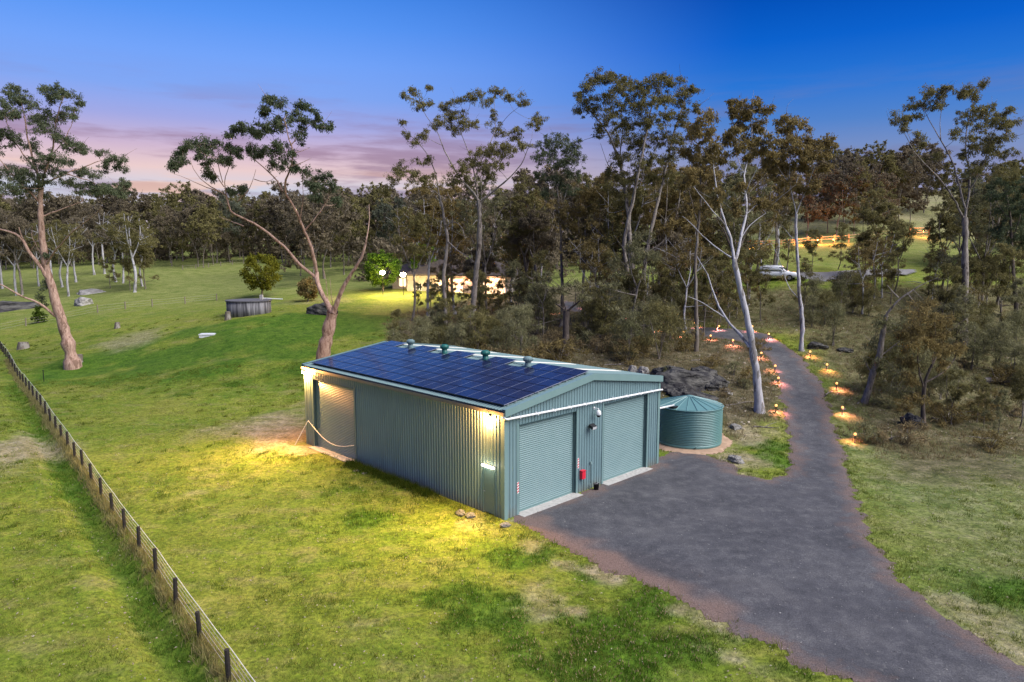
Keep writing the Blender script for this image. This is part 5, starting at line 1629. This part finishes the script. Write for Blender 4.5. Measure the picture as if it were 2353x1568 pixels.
# rough grass edging the gravel and the long wall
E_ = []
for (x0, y0), (x1, y1) in zip(DRIVE, DRIVE[1:] + DRIVE[:1]):
    L_ = math.hypot(x1 - x0, y1 - y0)
    for i in range(int(L_ * 9)):
        f = rng.random()
        E_.append((x0 + (x1 - x0) * f, y0 + (y1 - y0) * f))
for i in range(420):
    b_ = rng.uniform(-.1, 12.1)
    E_.append(corner(-.2 - abs(rng.normal(0, .22)), b_))
E_ = np.array(E_)
nrm = rng.normal(0, .28, E_.shape)
X, Y = E_[:, 0] + nrm[:, 0], E_[:, 1] + nrm[:, 1]
ok = free(X, Y, -.12) & (Y > 13) & (Y < 90)
X, Y = X[ok], Y[ok]
k = 10
Xb = np.repeat(X, k) + rng.normal(0, .07, len(X) * k)
Yb = np.repeat(Y, k) + rng.normal(0, .07, len(X) * k)
P = np.c_[Xb, Yb, ground_z(Xb, Yb)]
blades('verge_grass', P, np.repeat(rng.uniform(.05, .2, len(X)), k) * rng.uniform(.6, 1.2, len(P)), .016 + .0003 * Yb, np.clip(rng.normal(.4, .3, len(P)), 0, 1), lf_grass, .4)

X, Y = ground_pts(3800, 15.5, 92, 1.15)
dry, lush, lit, right, far = zones(X, Y)
ok = free(X, Y, .1) & (lit < .5) & (vnoise(X, Y, 4.5, 61) + .35 * vnoise(X, Y, 1.2, 62) > .62) & (lush < .5)
X, Y = X[ok], Y[ok]
k = 34
rad_ = np.repeat(rng.uniform(.08, .26, len(X)), k)
Xb = np.repeat(X, k) + rng.normal(0, 1, len(X) * k) * rad_
Yb = np.repeat(Y, k) + rng.normal(0, 1, len(X) * k) * rad_
P = np.c_[Xb, Yb, ground_z(Xb, Yb)]
blades('grass_tussocks', P, np.repeat(rng.uniform(.07, .2, len(X)), k) * rng.uniform(.6, 1.2, len(P)), .014 + .0005 * Yb, np.clip(np.repeat(rng.uniform(0, .6, len(X)), k) + rng.normal(0, .2, len(P)), 0, 1), lf_grass, .5)
b2 = rng.uniform(4.5, 12.3, 420)
cc = np.array([corner(-.25 - abs(rng.normal(0, .3)), q) for q in b2])
k = 16
Xb = np.repeat(cc[:, 0], k) + rng.normal(0, .1, len(cc) * k)
Yb = np.repeat(cc[:, 1], k) + rng.normal(0, .1, len(cc) * k)
P = np.c_[Xb, Yb, ground_z(Xb, Yb)]
blades('wall_weeds', P, np.repeat(rng.uniform(.08, .38, len(cc)), k) * rng.uniform(.6, 1.2, len(P)), np.full(len(P), .03), np.clip(rng.normal(.4, .3, len(P)), 0, 1), lf_weed, .45)
def flecks(name, n, Y0, Y1, cond, s0, s1, mat):
    X, Y = ground_pts(n, Y0, Y1, 1.1)
    ok = cond(X, Y)
    X, Y = X[ok], Y[ok]
    m = len(X)
    a, s = rng.uniform(0, TAU, m), rng.uniform(s0, s1, m)
    zz = (ground_z(X, Y) + .05)
    d1 = np.c_[np.cos(a) * s, np.sin(a) * s, rng.normal(0, .25, m) * s]
    d2 = np.c_[-np.sin(a) * s * .45, np.cos(a) * s * .45, rng.normal(0, .2, m) * s]
    P = np.c_[X, Y, zz]
    V = np.stack([P - d1, P - d2, P + d1, P + d2, P + [0, 0, .02] + (d1 + d2) * .1], 1).reshape(-1, 3)
    o_ = np.arange(m)[:, None] * 5
    Fq = np.concatenate([np.c_[o_ + i, o_ + (i + 1) % 4, o_ + 4] for i in range(4)])
    me = mesh_np(name, V, Fq, False, dict(tint=np.repeat(rng.random(m), 5)))
    return link(name, me, kind='stuff', mat=mat)
lf_litter = leaf_mat('fallen leaf', (.16, .11, .07), (.46, .40, .31), .1)
lf_stone = leaf_mat('loose stone', (.06, .06, .065), (.34, .33, .32), .0)
flecks('fallen_leaves', 5200, 15.5, 60, lambda x, y: free(x, y, 0), .02, .055, lf_litter)
flecks('loose_stones', 9000, 14, 60, lambda x, y: poly_sd(x, y, DRIVE) > -.2, .012, .04, lf_stone)
flecks('bark_litter', 5000, 44, 80, lambda x, y: free(x, y, 0) & (zones(x, y)[2] > .4), .05, .16, lf_litter)

# ------------------------------------------------------------------ fences
def post_fence(name, label, pts, h, r, wires, mat, wmat, top=None, sag=.02):
    o = thing(name, label, 'fence', pts[0])
    base = Vector(pts[0])
    pm_ = MB().tube([(0, 0, -.25), (0, 0, h * .5), (.01, 0, h)], [r, r * .97, r * .93], 8)
    first = None
    for p in pts:
        if first is None:
            first = pm_.build('post', mat, o)
            q = first
        else:
            q = first.copy()
            COL.objects.link(q)
            q.parent = o
        q.location = Vector(p) - base
        q.rotation_euler = (rng.normal(0, .02), rng.normal(0, .02), rng.uniform(0, TAU))
        q.scale = (1, 1, rng.uniform(.93, 1.06))
    for i, (zz, off) in enumerate(wires):
        mb = MB()
        P = []
        for a, c in zip(pts[:-1], pts[1:]):
            a, c = Vector(a) - base, Vector(c) - base
            for f in (0, .5):
                q = a.lerp(c, f)
                P.append(q + Vector((off, 0, zz - (sag if f else 0))))
        P.append(Vector(pts[-1]) - base + Vector((off, 0, zz)))
        mb.tube(P, top[1] if top and i == len(wires) - 1 else .009, 4, False).build('wire', top[0] if top and i == len(wires) - 1 else wmat, o)
    return o
pts = []
s_ = -5.4
while s_ < 88:
    xx, yy = FA.x + fd[0] * s_, FA.y + fd[1] * s_
    pts.append((xx, yy, float(ground_z(np.array([xx]), np.array([yy]))[0])))
    s_ += 2.78
post_fence('post_and_wire_fence', 'dark post and wire fence running up the left side of the lawn', pts, .98, .075, [(.25, .08), (.45, .08), (.65, .08), (.82, .08), (.93, .12)], m_post, m_wire, (m_tape, .013))
line = [gnd(-60, 775), gnd(60, 752), gnd(225, 722), gnd(350, 705), gnd(498, 688), gnd(560, 680)]
pts = []
for a, c in zip(line[:-1], line[1:]):
    L_ = (c - a).length
    n_ = max(1, round(L_ / 4.2))
    for i in range(n_):
        q = a.lerp(c, i / n_)
        pts.append((q.x, q.y, float(ground_z(np.array([q.x]), np.array([q.y]))[0])))
post_fence('paddock_fence', 'old post and wire fence crossing the paddock below the far trees', pts, 1.15, .085, [(.3, 0), (.65, 0), (1.0, 0)], m_timber, m_wire)
line = [gnd(420, 622), gnd(560, 608), gnd(640, 603)]
pts = []
for a, c in zip(line[:-1], line[1:]):
    for i in range(5):
        q = a.lerp(c, i / 5)
        pts.append((q.x, q.y, float(ground_z(np.array([q.x]), np.array([q.y]))[0])))
post_fence('paddock_fence', 'farther thin fence at the foot of the distant treeline', pts, 1.1, .09, [(.4, 0), (.9, 0)], m_timber, m_wire)
# rail fence along the upper road, lit orange
pp = [gnd(px, py) for px, py in ((1690, 570), (1735, 568), (1768, 567), (1795, 566), (1825, 564), (1856, 560), (1887, 558), (1917, 556), (1950, 554), (1985, 550), (2017, 546), (2048, 543))]
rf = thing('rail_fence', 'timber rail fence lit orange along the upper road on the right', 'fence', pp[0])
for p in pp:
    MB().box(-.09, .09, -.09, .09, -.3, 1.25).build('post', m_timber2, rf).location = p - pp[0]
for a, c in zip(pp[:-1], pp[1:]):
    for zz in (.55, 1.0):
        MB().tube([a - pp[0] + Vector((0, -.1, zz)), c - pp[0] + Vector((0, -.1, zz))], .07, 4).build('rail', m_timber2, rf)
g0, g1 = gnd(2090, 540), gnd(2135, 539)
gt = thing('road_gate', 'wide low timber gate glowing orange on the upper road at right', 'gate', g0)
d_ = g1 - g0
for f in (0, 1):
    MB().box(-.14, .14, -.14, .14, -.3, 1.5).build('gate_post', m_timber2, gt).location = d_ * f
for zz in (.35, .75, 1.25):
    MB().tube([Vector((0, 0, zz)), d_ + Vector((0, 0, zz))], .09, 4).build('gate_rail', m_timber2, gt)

# ------------------------------------------------------------------ path lights
m_bulb = emit('path light bulb', (1, .42, .13), .95)
def bollard(p, label, power, group):
    o = thing('path_light', label, 'path light', p, 0, group)
    MB().lathe([(.06, -.1), (.06, .0), (.035, .03), (.035, .42), (.07, .44), (.07, .47), (0, .47)], 10).build('stem', m_black, o, True)
    MB().lathe([(.05, .47), (.085, .52), (.085, .58), (.05, .63), (0, .64)], 12).build('globe', m_bulb, o, True)
    o.rotation_euler = (rng.normal(0, .05), rng.normal(0, .05), rng.uniform(0, TAU))
    lamp('path_light_glow', o, (0, -.12, .46), power * rng.uniform(.65, 1.35), (1, .34, .30), .05, 'SPOT', (0, -.05, -1), 2.35, .35)
    return o
def added_road_lamp(p, label):  # bollards added to cast orange light on the rail fence and gate
    o = bollard(p, label, 60, 'added orange lamps along the upper road')
    lamp('added_road_lamp_glow', o, (0, -.2, .7), 340, (1, .30, .09), .08)
    return o
RIGHT = [(1964, 1018), (1935, 954), (1921, 897), (1898, 853), (1862, 823), (1766, 781)]
LEFT = [(1782, 950), (1788, 885), (1780, 856), (1748, 826), (1684, 796), (1632, 785), (1571, 776)]
UP = [(1653, 762), (1597, 754), (1728, 763), (1509, 764), (1540, 750), (1446, 732), (1336, 710), (1271, 721)]
for i, q in enumerate(RIGHT):
    bollard(gnd(*q), '%s lit path light up the right edge of the driveway counted from the camera' % ordinal(i), 85, 'path lights along the driveway')
for i, q in enumerate(LEFT):
    bollard(gnd(*q), '%s lit path light up the left edge of the driveway counted from the camera' % ordinal(i), 85, 'path lights along the driveway')
for i, q in enumerate(sorted(UP)):
    bollard(gnd(*q), '%s small lit path light from the left along the upper driveway towards the house' % ordinal(i), 90, 'path lights along the driveway')
for i, (px, py) in enumerate([(1720, 570), (1840, 563), (1870, 560), (1932, 556), (1905, 559), (2110, 540)]):
    added_road_lamp(gnd(px, py) + Vector((0, -1.6, 0)), '%s orange lamp from the left along the upper road fence' % ordinal(i))  # added lamps, for orange light on the rail fence and gate

# ------------------------------------------------------------------ house
hp = on(1150, 107)
hq = on(985, 110)
hd = Vector((hp.x - hq.x, hp.y - hq.y, 0))
hyaw = math.atan2(hd.y, hd.x)
house = thing('house', 'single storey house with a dark hip roof and warmly lit walls among the trees', 'house', (hq.x, hq.y, min(hp.z, hq.z) - .1), hyaw)
LW_ = 13.2
m_render = M('pale render', (.34, .30, .28), (.42, .37, .34), scale=1, rough=.8)
m_hroof = M('dark house roof', (.045, .035, .03), (.075, .06, .05), scale=3, rough=.6)
m_glow = emit('lit window', (1, .62, .35), 1.3)
m_dglass = M('dark glass', (.02, .025, .03), rough=.08, spec=.8)
MB().box(-3.6, LW_, 0, 8, 0, 2.75).build('wall', m_render, house)
MB().box(-7.5, -3.6, 3, 9, 0, 2.75).build('wing_wall', m_render, house)
def hip(x0, x1, y0, y1, z0, h, ov=.6):
    x0, x1, y0, y1 = x0 - ov, x1 + ov, y0 - ov, y1 + ov
    ym = (y0 + y1) / 2
    d = (y1 - y0) / 2
    V = [(x0, y0, z0), (x1, y0, z0), (x1, y1, z0), (x0, y1, z0), (x0 + d, ym, z0 + h), (x1 - d, ym, z0 + h), (x0, y0, z0 + .18), (x1, y0, z0 + .18), (x1, y1, z0 + .18), (x0, y1, z0 + .18)]
    return MB().add(V, [(0, 3, 2, 1), (0, 1, 7, 6), (1, 2, 8, 7), (2, 3, 9, 8), (3, 0, 6, 9), (6, 7, 5, 4), (7, 8, 5), (8, 9, 4, 5), (9, 6, 4)])
rf_ = hip(-3.6, LW_, 0, 8, 2.75, 2.5).build('roof', m_hroof, house)
hip(-8.5, -2.5, 3, 9, 2.76, 2.0).build('roof', m_hroof, house)
for x0, x1, z0, z1, mt in ((.9, 2.2, 1.0, 2.2, m_glow), (4.0, 5.6, .1, 2.3, m_glow), (7.6, 8.6, .9, 2.2, m_glow), (9.0, 12.4, .1, 2.4, m_glow), (-1.9, -1.2, .5, 1.5, m_dglass), (2.6, 3.2, .8, 1.9, m_dglass)):
    f_ = MB().box(x0 - .06, x1 + .06, -.05, -.01, z1, z1 + .07).box(x0 - .06, x1 + .06, -.05, -.01, z0 - .07, z0).box(x0 - .06, x0, -.05, -.01, z0, z1).box(x1, x1 + .06, -.05, -.01, z0, z1).box((x0 + x1) / 2 - .03, (x0 + x1) / 2 + .03, -.048, -.012, z0, z1).build('window', m_white, house)
    MB().quad((x0, -.02, z0), (x1, -.02, z0), (x1, -.02, z1), (x0, -.02, z1)).build('pane', mt, f_)
f_ = MB().box(-6.3, -6.2, 2.93, 2.98, .9, 2.2).box(-5.1, -5.0, 2.93, 2.98, .9, 2.2).box(-6.2, -5.1, 2.93, 2.98, .85, .92).box(-6.2, -5.1, 2.93, 2.98, 2.18, 2.25).box(-5.68, -5.62, 2.93, 2.98, .92, 2.18).build('window', m_white, house)
MB().quad((-6.2, 2.97, .92), (-5.1, 2.97, .92), (-5.1, 2.97, 2.18), (-6.2, 2.97, 2.18)).build('pane', m_glow, f_)
for i, a in enumerate((3.2, 6.4, 10.5)):
    o = thing('eave_lamp', '%s warm lamp from the left under the front eaves of the house' % ordinal(i), 'wall light', house.matrix_world @ Vector((0, 0, 0)), 0, 'lamps under the house eaves')
    o.location = Vector((hq.x, hq.y, house.location.z)) + Matrix.Rotation(hyaw, 3, 'Z') @ Vector((a, -.12, 2.35))
    o.rotation_euler = (0, 0, hyaw)
    MB().lathe([(.05, .1), (.09, .06), (.1, -.04)], 10).build('lamp_hood', m_white, o, True)
    MB().lathe([(.085, -.04), (.06, -.12), (0, -.14)], 10).build('bulb', m_bulb, o, True)
    lamp('eave_glow', o, (0, -.25, -.2), 110, (1, .48, .26), .1)
gl_ = emit('garden lamp globe', (1, .80, .42), 60)
for px, py, lb in ((880, 628, 'left lit post lamp on the lawn beside the house'), (927, 633, 'right lit post lamp in front of the house window')):
    Y_ = 106.5
    b0 = on(px, Y_)
    tip = ray_at(px, py, Y_)
    hgt = max(1.2, tip[2] - b0.z)
    o = thing('garden_lamp', lb, 'lamp', b0, 0, 'garden lamps by the house')
    MB().lathe([(.09, -.1), (.07, .1), (.05, .3), (.05, hgt - .3), (.12, hgt - .26), (.12, hgt - .22)], 10).build('lamp_post', m_black, o, True)
    MB().lathe([(.12, hgt - .22), (.32, hgt - .1), (.42, hgt + .08), (.34, hgt + .3), (0, hgt + .42)], 14).build('globe', gl_, o, True)
    lamp('garden_glow', o, (0, -.5, hgt), 1300, (1, .66, .22), .2)
# small pavilion roof behind
pv = on(965, 128)
pav = thing('pavilion', 'small open pavilion with a dark pyramid roof behind the house', 'pavilion', pv)
for a in (-1.8, 1.8):
    for c in (-1.8, 1.8):
        MB().box(a - .07, a + .07, c - .07, c + .07, -.3, 2.3).build('post', m_timber, pav)
MB().add([(-2.4, -2.4, 2.3), (2.4, -2.4, 2.3), (2.4, 2.4, 2.3), (-2.4, 2.4, 2.3), (0, 0, 3.7)], [(0, 3, 2, 1), (0, 1, 4), (1, 2, 4), (2, 3, 4), (3, 0, 4)]).build('roof', m_hroof, pav)

# ------------------------------------------------------------------ parked car
cp = on(1790, 90.5)
car = thing('parked_car', 'white four wheel drive wagon parked among the trees uphill of the driveway', 'car', cp + Vector((0, 0, .05)), math.radians(-32))
m_paint = M('white car paint', (.85, .87, .90), rough=.2, spec=.6)
def loft(sections):
    """closed cross-sections along x"""
    V, Fc = [], []
    n_ = len(sections[0][1])
    for xx, sec in sections:
        V += [(xx, yy, zz) for yy, zz in sec]
    for i in range(len(sections) - 1):
        for k_ in range(n_):
            k2 = (k_ + 1) % n_
            Fc.append((i * n_ + k_, i * n_ + k2, (i + 1) * n_ + k2, (i + 1) * n_ + k_))
    Fc.append(tuple(range(n_))[::-1])
    Fc.append(tuple(range((len(sections) - 1) * n_, len(sections) * n_)))
    return MB().add(V, Fc)
def sec(w, z0, z1, tw=None):
    tw = tw or w * .94
    return [(-w, z0), (w, z0), (w * 1.0, (z0 + z1) / 2), (tw, z1 - .04), (tw - .08, z1), (-tw + .08, z1), (-tw, z1 - .04), (-w, (z0 + z1) / 2)]
body = loft([(-2.4, sec(.82, .5, 1.05)), (-2.3, sec(.9, .42, 1.12)), (-1.2, sec(.95, .36, 1.12)), (.8, sec(.95, .36, 1.12)), (1.2, sec(.94, .38, 1.1)), (2.1, sec(.92, .4, 1.0)), (2.38, sec(.84, .46, .88))]).build('body', m_paint, car, True)
loft([(-2.32, sec(.78, 1.1, 1.72, .66)), (-2.1, sec(.82, 1.1, 1.85, .70)), (-.6, sec(.84, 1.1, 1.88, .72)), (.25, sec(.84, 1.1, 1.84, .70)), (.62, sec(.84, 1.1, 1.5, .76)), (1.12, sec(.82, 1.08, 1.14, .8))]).build('cabin', m_paint, car, True)
for s_ in (-1, 1):
    for x0, x1, xa, xb in ((-2.0, -1.05, -1.95, -1.05), (-.98, -.02, -.98, -.02), (.05, .78, .05, .42)):
        MB().quad((x0, s_ * .858, 1.17), (x1, s_ * .858, 1.17), (xb, s_ * .775, 1.68), (xa, s_ * .775, 1.68)).build('side_window', m_dglass, car)
    for xx in (-1.45, 1.42):
        wh = MB().tube([(xx, s_ * .72, .38), (xx, s_ * .97, .38)], .38, 20).build('tyre', m_black, car)
        MB().tube([(xx, s_ * .96, .38), (xx, s_ * .985, .38)], .22, 12).build('rim', m_steel, wh)
    MB().box(2.2, 2.36, s_ * .55 - .17, s_ * .55 + .17, .68, .84).build('headlight', m_dglass, car)
    MB().box(.42, .6, s_ * .95 - .1, s_ * .95 + .1, 1.12, 1.28).build('mirror', m_paint, car)
    MB().tube([(-1.9, s_ * .62, 1.93), (.1, s_ * .62, 1.92)], .025, 5).build('roof_rail', m_steel, car)
MB().quad((.44, -.66, 1.68), (.44, .66, 1.68), (1.08, .76, 1.16), (1.08, -.76, 1.16)).build('windscreen', m_dglass, car)
MB().quad((-2.335, -.62, 1.62), (-2.335, .62, 1.62), (-2.36, .72, 1.16), (-2.36, -.72, 1.16)).build('rear_window', m_dglass, car)
MB().box(2.30, 2.42, -.42, .42, .55, .8).build('grille', m_black, car)

# ------------------------------------------------------------------ old concrete tank, slabs, stumps, boulders
ct = gnd(573, 727)
rad = 50 / F * ct.y
ctk = thing('concrete_tank', 'old round concrete tank with stained grey sides half sunk in the lawn', 'water tank', (ct.x * (1 + rad / ct.y), ct.y + rad, ct.z - .1))
m_cstain = M('stained concrete', (.06, .058, .065), (.27, .26, .27), scale=2.4, rough=.95, stretch=(1, 1, .08), detail=5, lo=.42, hi=.62)
hgt = 34 / F * ct.y
MB().lathe([(rad, -.4), (rad, hgt)], 40).build('tank_wall', m_cstain, ctk, True)
MB().lathe([(rad + .12, hgt), (rad + .12, hgt + .13), (0, hgt + .22)], 40).build('tank_lid', M('dark lid', (.09, .085, .095), (.13, .125, .13), scale=2, rough=.9), ctk)
MB().box(rad * .55, rad * .55 + .35, -.2, .2, hgt + .1, hgt + .75).build('hatch_box', m_conc, ctk)
MB().tube([(rad * .6, 0, hgt + .35), (rad + 1.6, .2, hgt + .2)], .06, 6).build('inlet_pipe', m_white, ctk)

def rock_mesh(seed, sub=4):
    import bmesh
    bm_ = bmesh.new()
    bmesh.ops.create_icosphere(bm_, subdivisions=sub, radius=1)
    r = np.random.default_rng(seed)
    D = r.normal(size=(14, 3))
    D /= np.linalg.norm(D, axis=1)[:, None]
    lim = r.uniform(.5, .88, 14)
    ph_ = r.uniform(0, TAU, (4, 3))
    for v in bm_.verts:
        p = np.array(v.co)
        for d, l in zip(D, lim):
            e = p @ d - l
            if e > 0:
                p = p - d * e * .96
        p = p * (1 + .05 * sum(math.sin(4.3 * (i + 1) * p[j] + 2.1 * p[(j + 1) % 3] * (i + 1) + ph_[i, j]) / (i + 1) ** .7 for i in range(4) for j in range(3)))
        v.co = p
    me = bpy.data.meshes.new('rock')
    bm_.to_mesh(me)
    bm_.free()
    me.polygons.foreach_set('use_smooth', np.ones(len(me.polygons), bool))
    return me
rocks = [rock_mesh(500 + i) for i in range(5)]
def boulder(px, py, w, h, label, mat, i, d=None, group=None, dz=.0):
    p = gnd(px, py)
    o = bpy.data.objects.new('boulder', rocks[i % 5].copy())
    o.data.materials.append(mat)
    COL.objects.link(o)
    o.location = p + Vector((0, 0, h * .15 + dz))
    o.scale = (w / 2, (d or w) / 2, h * .75)
    o.rotation_euler = (rng.normal(0, .12), rng.normal(0, .12), rng.uniform(0, TAU) if w < 2.5 else rng.normal(0, .25))
    return tag(o, label, 'boulder', group)
boulder(1572, 888, 5.6, 1.5, 'broad dark rock outcrop behind the water tank', m_rock, 0, 3.4)
boulder(1640, 890, 2.8, .9, 'dark boulder at the right end of the outcrop behind the tank', m_rock, 1, 2.2)
boulder(1535, 868, 3.0, 1.1, 'dark boulder against the rear corner of the shed', m_rock, 2, 2)
boulder(1600, 918, 3.4, .7, 'low dark ledge in front of the rock outcrop', m_rock, 3, 1.6)
boulder(1560, 905, 2.0, .8, 'squat dark rock just behind the tank roof', m_rock, 4, 1.6)
boulder(1610, 862, 2.6, .8, 'flat dark rock at the back of the outcrop', m_rock, 3, 2)
boulder(1672, 905, 1.0, .45, 'small grey rock right of the outcrop', m_rock2, 1)
boulder(1875, 800, 2.6, .75, 'flat grey boulder beside the slender white gum', m_rock, 4, 1.6)
boulder(1945, 808, 1.9, .4, 'low dark rock right of the flat grey boulder', m_rock, 1, 1.2)
boulder(1690, 985, .9, .35, 'small pale stone near the foot of the white gum', m_rock2, 2)
boulder(1690, 1060, 1.2, .4, 'pale rough stone on the bank beside the gravel', m_rock2, 0)
boulder(1480, 862, 1.1, .9, 'upright pale grey rock behind the shed roof', m_rock2, 3)
boulder(1455, 858, 1.0, .8, 'second pale grey rock behind the shed roof to the left', m_rock2, 1)
boulder(735, 722, 4.6, 1.7, 'large dark boulder sunk in the lawn behind the forked pink gum', m_rock, 1, 3.2)
boulder(25, 712, 11, 1.6, 'wide dark rock shelf at the left edge of the paddock', m_rock, 0, 7)
boulder(190, 703, 3.6, 1.6, 'grey boulder beyond the paddock fence at left', m_rock2, 2, 3)
boulder(205, 676, 6.0, .9, 'flat pale rock under the white trunks at left', m_rock2, 3, 4)
boulder(2098, 980, 1.9, 1.1, 'dark rounded rock under the brown shrub tree', m_rock, 4)
boulder(2090, 815, 1.7, .6, 'grey rock in the thicket behind the leaning tree', m_rock2, 4)
for i, (px, py) in enumerate([(1060, 1180), (1083, 1186), (1160, 1208), (820, 1085), (835, 1092)]):
    boulder(px, py, .55, .16, ['pale flat stone by the long wall near the side door', 'second pale stone by the long wall, closer to the door', 'sandy stone at the near corner of the shed', 'pale stone in the weeds below the far roller door', 'small stone in the weeds below the far roller door'][i], m_rock2, i)

sl = gnd(478, 770)
slab = thing('concrete_slab', 'thin white slab lying on the far lawn', 'slab', sl + Vector((0, 0, .03)), .1)
MB().box(-.85, .85, -.6, .6, 0, .12).box(-.8, .8, -.55, .55, -.3, -.002).build('slab', m_white, slab)
def stump(px, py, r, h, label, seed):
    p = gnd(px, py)
    T = Tree(seed)
    T.limb([(0, 0, -.2), (0, 0, h * .5), (.03, .02, h)], r, r * .85, 9, step=h * .3, flare=.35)
    tm, _ = T.meshes('stump')
    o = thing('tree_stump', label, 'stump', p, 0, 'tree stumps on the left lawn')
    link('stump_wood', tm, o, mat=bk_mid)
    MB().lathe([(r * .84, h - .01), (r * .5, h + .01), (0, h + .02)], 9, (.03, .02, 0)).build('cut_top', m_timber, o)
stump(270, 756, .34, .85, 'upright grey stump on the far left lawn', 600)
stump(54, 802, .55, .8, 'wide pale stump near the fence at the left edge', 601)
stump(184, 836, .30, 1.0, 'small broken stump at the foot of the pink gum', 602)
stump(524, 735, .35, 1.0, 'short brown stump beside the old concrete tank', 603)
sp_ = gnd(101, 877)
o = thing('steel_post', 'thin steel picket standing alone on the left lawn', 'post', sp_)
MB().box(-.03, .03, -.02, .02, -.2, 1.05).build('picket', m_black, o)
MB().box(-.05, .05, -.04, .04, 1.05, 1.1).build('picket_cap', m_black, o)
p_ = gnd(89, 745)
T = shrub(700, 2.4, 1.0, 26, 3, L=.3, Wd=.14, droop=.2, per=40)
tm, lm = T.meshes('small_shrub')
plant('shrub', 'small dark green shrub by the paddock fence at left', 'bush', p_, tm, lm, bk_mid, lf_weed)
for i, (px, py, L_, a_) in enumerate([(1700, 930, 2.6, .4), (1760, 985, 1.6, -.3), (1905, 905, 1.8, .9), (2180, 960, 2.8, .2), (2260, 1010, 2.0, -.5), (2050, 1010, 1.7, .5), (1620, 830, 2.4, .1), (1420, 842, 2.2, -.2)]):
    T = Tree(720 + i)
    c_, s_ = math.cos(a_), math.sin(a_)
    T.limb([(-L_ / 2 * c_, -L_ / 2 * s_, .06), (0, .08, .12), (L_ / 2 * c_, L_ / 2 * s_, .1)], .055, .02, 5, wob=.03, step=.3)
    T.limb([(0, .08, .12), (.3 * c_ - .3 * s_, .3 * s_ + .3 * c_, .3), (.7 * c_ - .5 * s_, .7 * s_ + .6 * c_, .35)], .03, .01, 4, wob=.02, step=.25)
    tm, _ = T.meshes('branch')
    o = thing('fallen_branch', '%s bare grey branch lying on the ground from the left among the trees' % ordinal(sorted([1700, 1760, 1905, 2180, 2260, 2050, 1620, 1420]).index(px)), 'branch', gnd(px, py), 0, 'fallen branches on the ground')
    link('branch_wood', tm, o, mat=bk_grey)
lg = gnd(2330, 882)
T = Tree(710)
T.limb([(-2.4, 0, .25), (0, .1, .3), (3.2, .3, .35)], .26, .17, 8, wob=.02)
T.limb([(-1.5, 0, .3), (-2.0, -.3, .9), (-2.2, -.4, 1.3)], .08, .03, 5)
tm, _ = T.meshes('fallen_log')
o = thing('fallen_log', 'grey fallen log lying in the clearing at the right edge', 'log', lg)
link('log_trunk', tm, o, mat=bk_grey)
